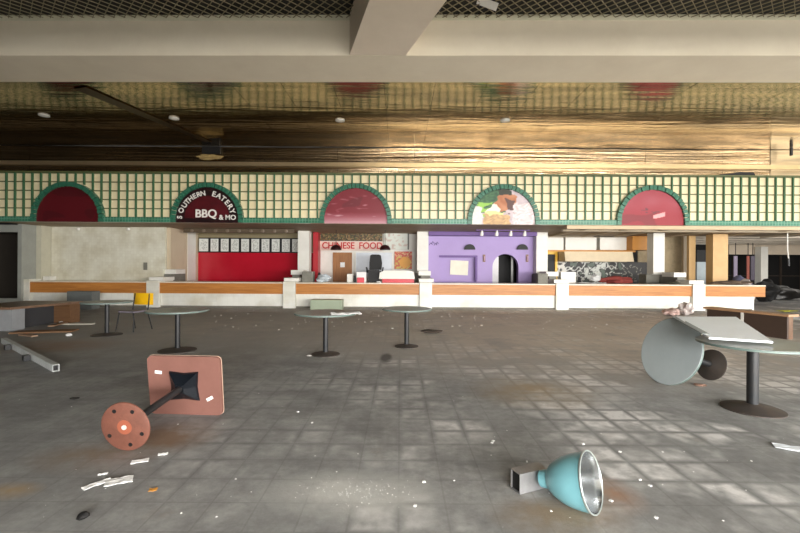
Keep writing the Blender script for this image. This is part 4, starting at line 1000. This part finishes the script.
floor_scrap('glare_patch', 797, 318, 1.2, 1.6, .2, M_board, 'white patch standing for sunlit glare on the floor beyond the right bench', 'sheet', 11, .004)  # flat white piece painting a sunlit glare patch on the floor
# paint flakes and chips scattered over the floor
fk = MB(); rg = random.Random(12)
def flake(px, py, s):
    p_ = fl(px, py); fk.T = Matrix.Translation((p_.x, p_.y, .0005)) @ Matrix.Rotation(rg.uniform(0, 6.28), 4, 'Z')
    k = rg.uniform(.5, 1.2); fk.prism([(-s, -s * k * .6), (s * .8, -s * k), (s, s * k * .7), (-s * .6, s * k)], 0, s * .5)
for _ in range(110):
    flake(rg.gauss(362, 26), min(528, max(470, rg.gauss(490, 7))), rg.uniform(.001, .004))
for _ in range(100):
    px, py = rg.uniform(-5, 810), 320 + 210 * rg.random() ** 1.2
    if (px > 75 or py > 385) and (px < 690 or py > 345): flake(px, py, rg.uniform(.0015, .007))
for (px, py) in ((492, 443), (527, 462), (611, 501), (640, 480), (650, 486), (583, 444), (656, 518), (298, 412), (312, 423), (415, 506), (424, 482), (493, 441), (620, 452)): flake(px, py, .012)
for _ in range(120): flake(rg.uniform(200, 690), rg.uniform(309, 330), rg.uniform(.008, .022))
tag(fk.build('paint_flakes', M_paper, origin=(0, 0, 0)), 'white paint flakes scattered over the grey tiled floor', 'paint flakes', kind='stuff')

# ------------------------------------------------------------------ light: daylight through the windows, and an added fill in the far mall
w = bpy.data.worlds.new('sky'); scene.world = w; w.use_nodes = True
bg = w.node_tree.nodes['Background']; bg.inputs[0].default_value = (1.0, .985, .965, 1); bg.inputs[1].default_value = 1.3
def area(name, loc, rot, sx, sy, e, c=(1, .96, .9)):
    l = bpy.data.lights.new(name, 'AREA'); l.shape = 'RECTANGLE'; l.size = sx; l.size_y = sy; l.energy = e; l.color = c
    o = bpy.data.objects.new(name, l); o.location = loc; o.rotation_euler = rot; col.objects.link(o); return o
area('daylight_rear_windows', (10.2, -7.9, 1.85), (math.radians(90), 0, 0), 23, 2.6, 5600, (1, .98, .95))
area('daylight_right_windows', (23.8, 2, 2.0), (math.radians(90), 0, math.radians(90)), 20, 3.1, 1250, (1, .98, .95))
area('fill_far_mall', (24, 24, 3.0), (0, 0, 0), 8, 5, 110)  # unseen fill lamp added to brighten the far mall, no fixture there

# ------------------------------------------------------------------ camera
cam = bpy.data.cameras.new('camera'); co = bpy.data.objects.new('camera', cam); col.objects.link(co)
cam.sensor_width = 36; cam.lens = 36 * F / 800; cam.clip_end = 200
co.matrix_world = Matrix.Translation((0, 0, HC)) @ Matrix.Rotation(PI / 2, 4, 'X') @ Matrix.Rotation(ROLL, 4, 'Z')
scene.camera = co
scene.view_settings.view_transform = 'Standard'; scene.view_settings.look = 'None'
scene.view_settings.exposure = 0.42; scene.view_settings.gamma = 1.0; scene.view_settings.use_curve_mapping = False
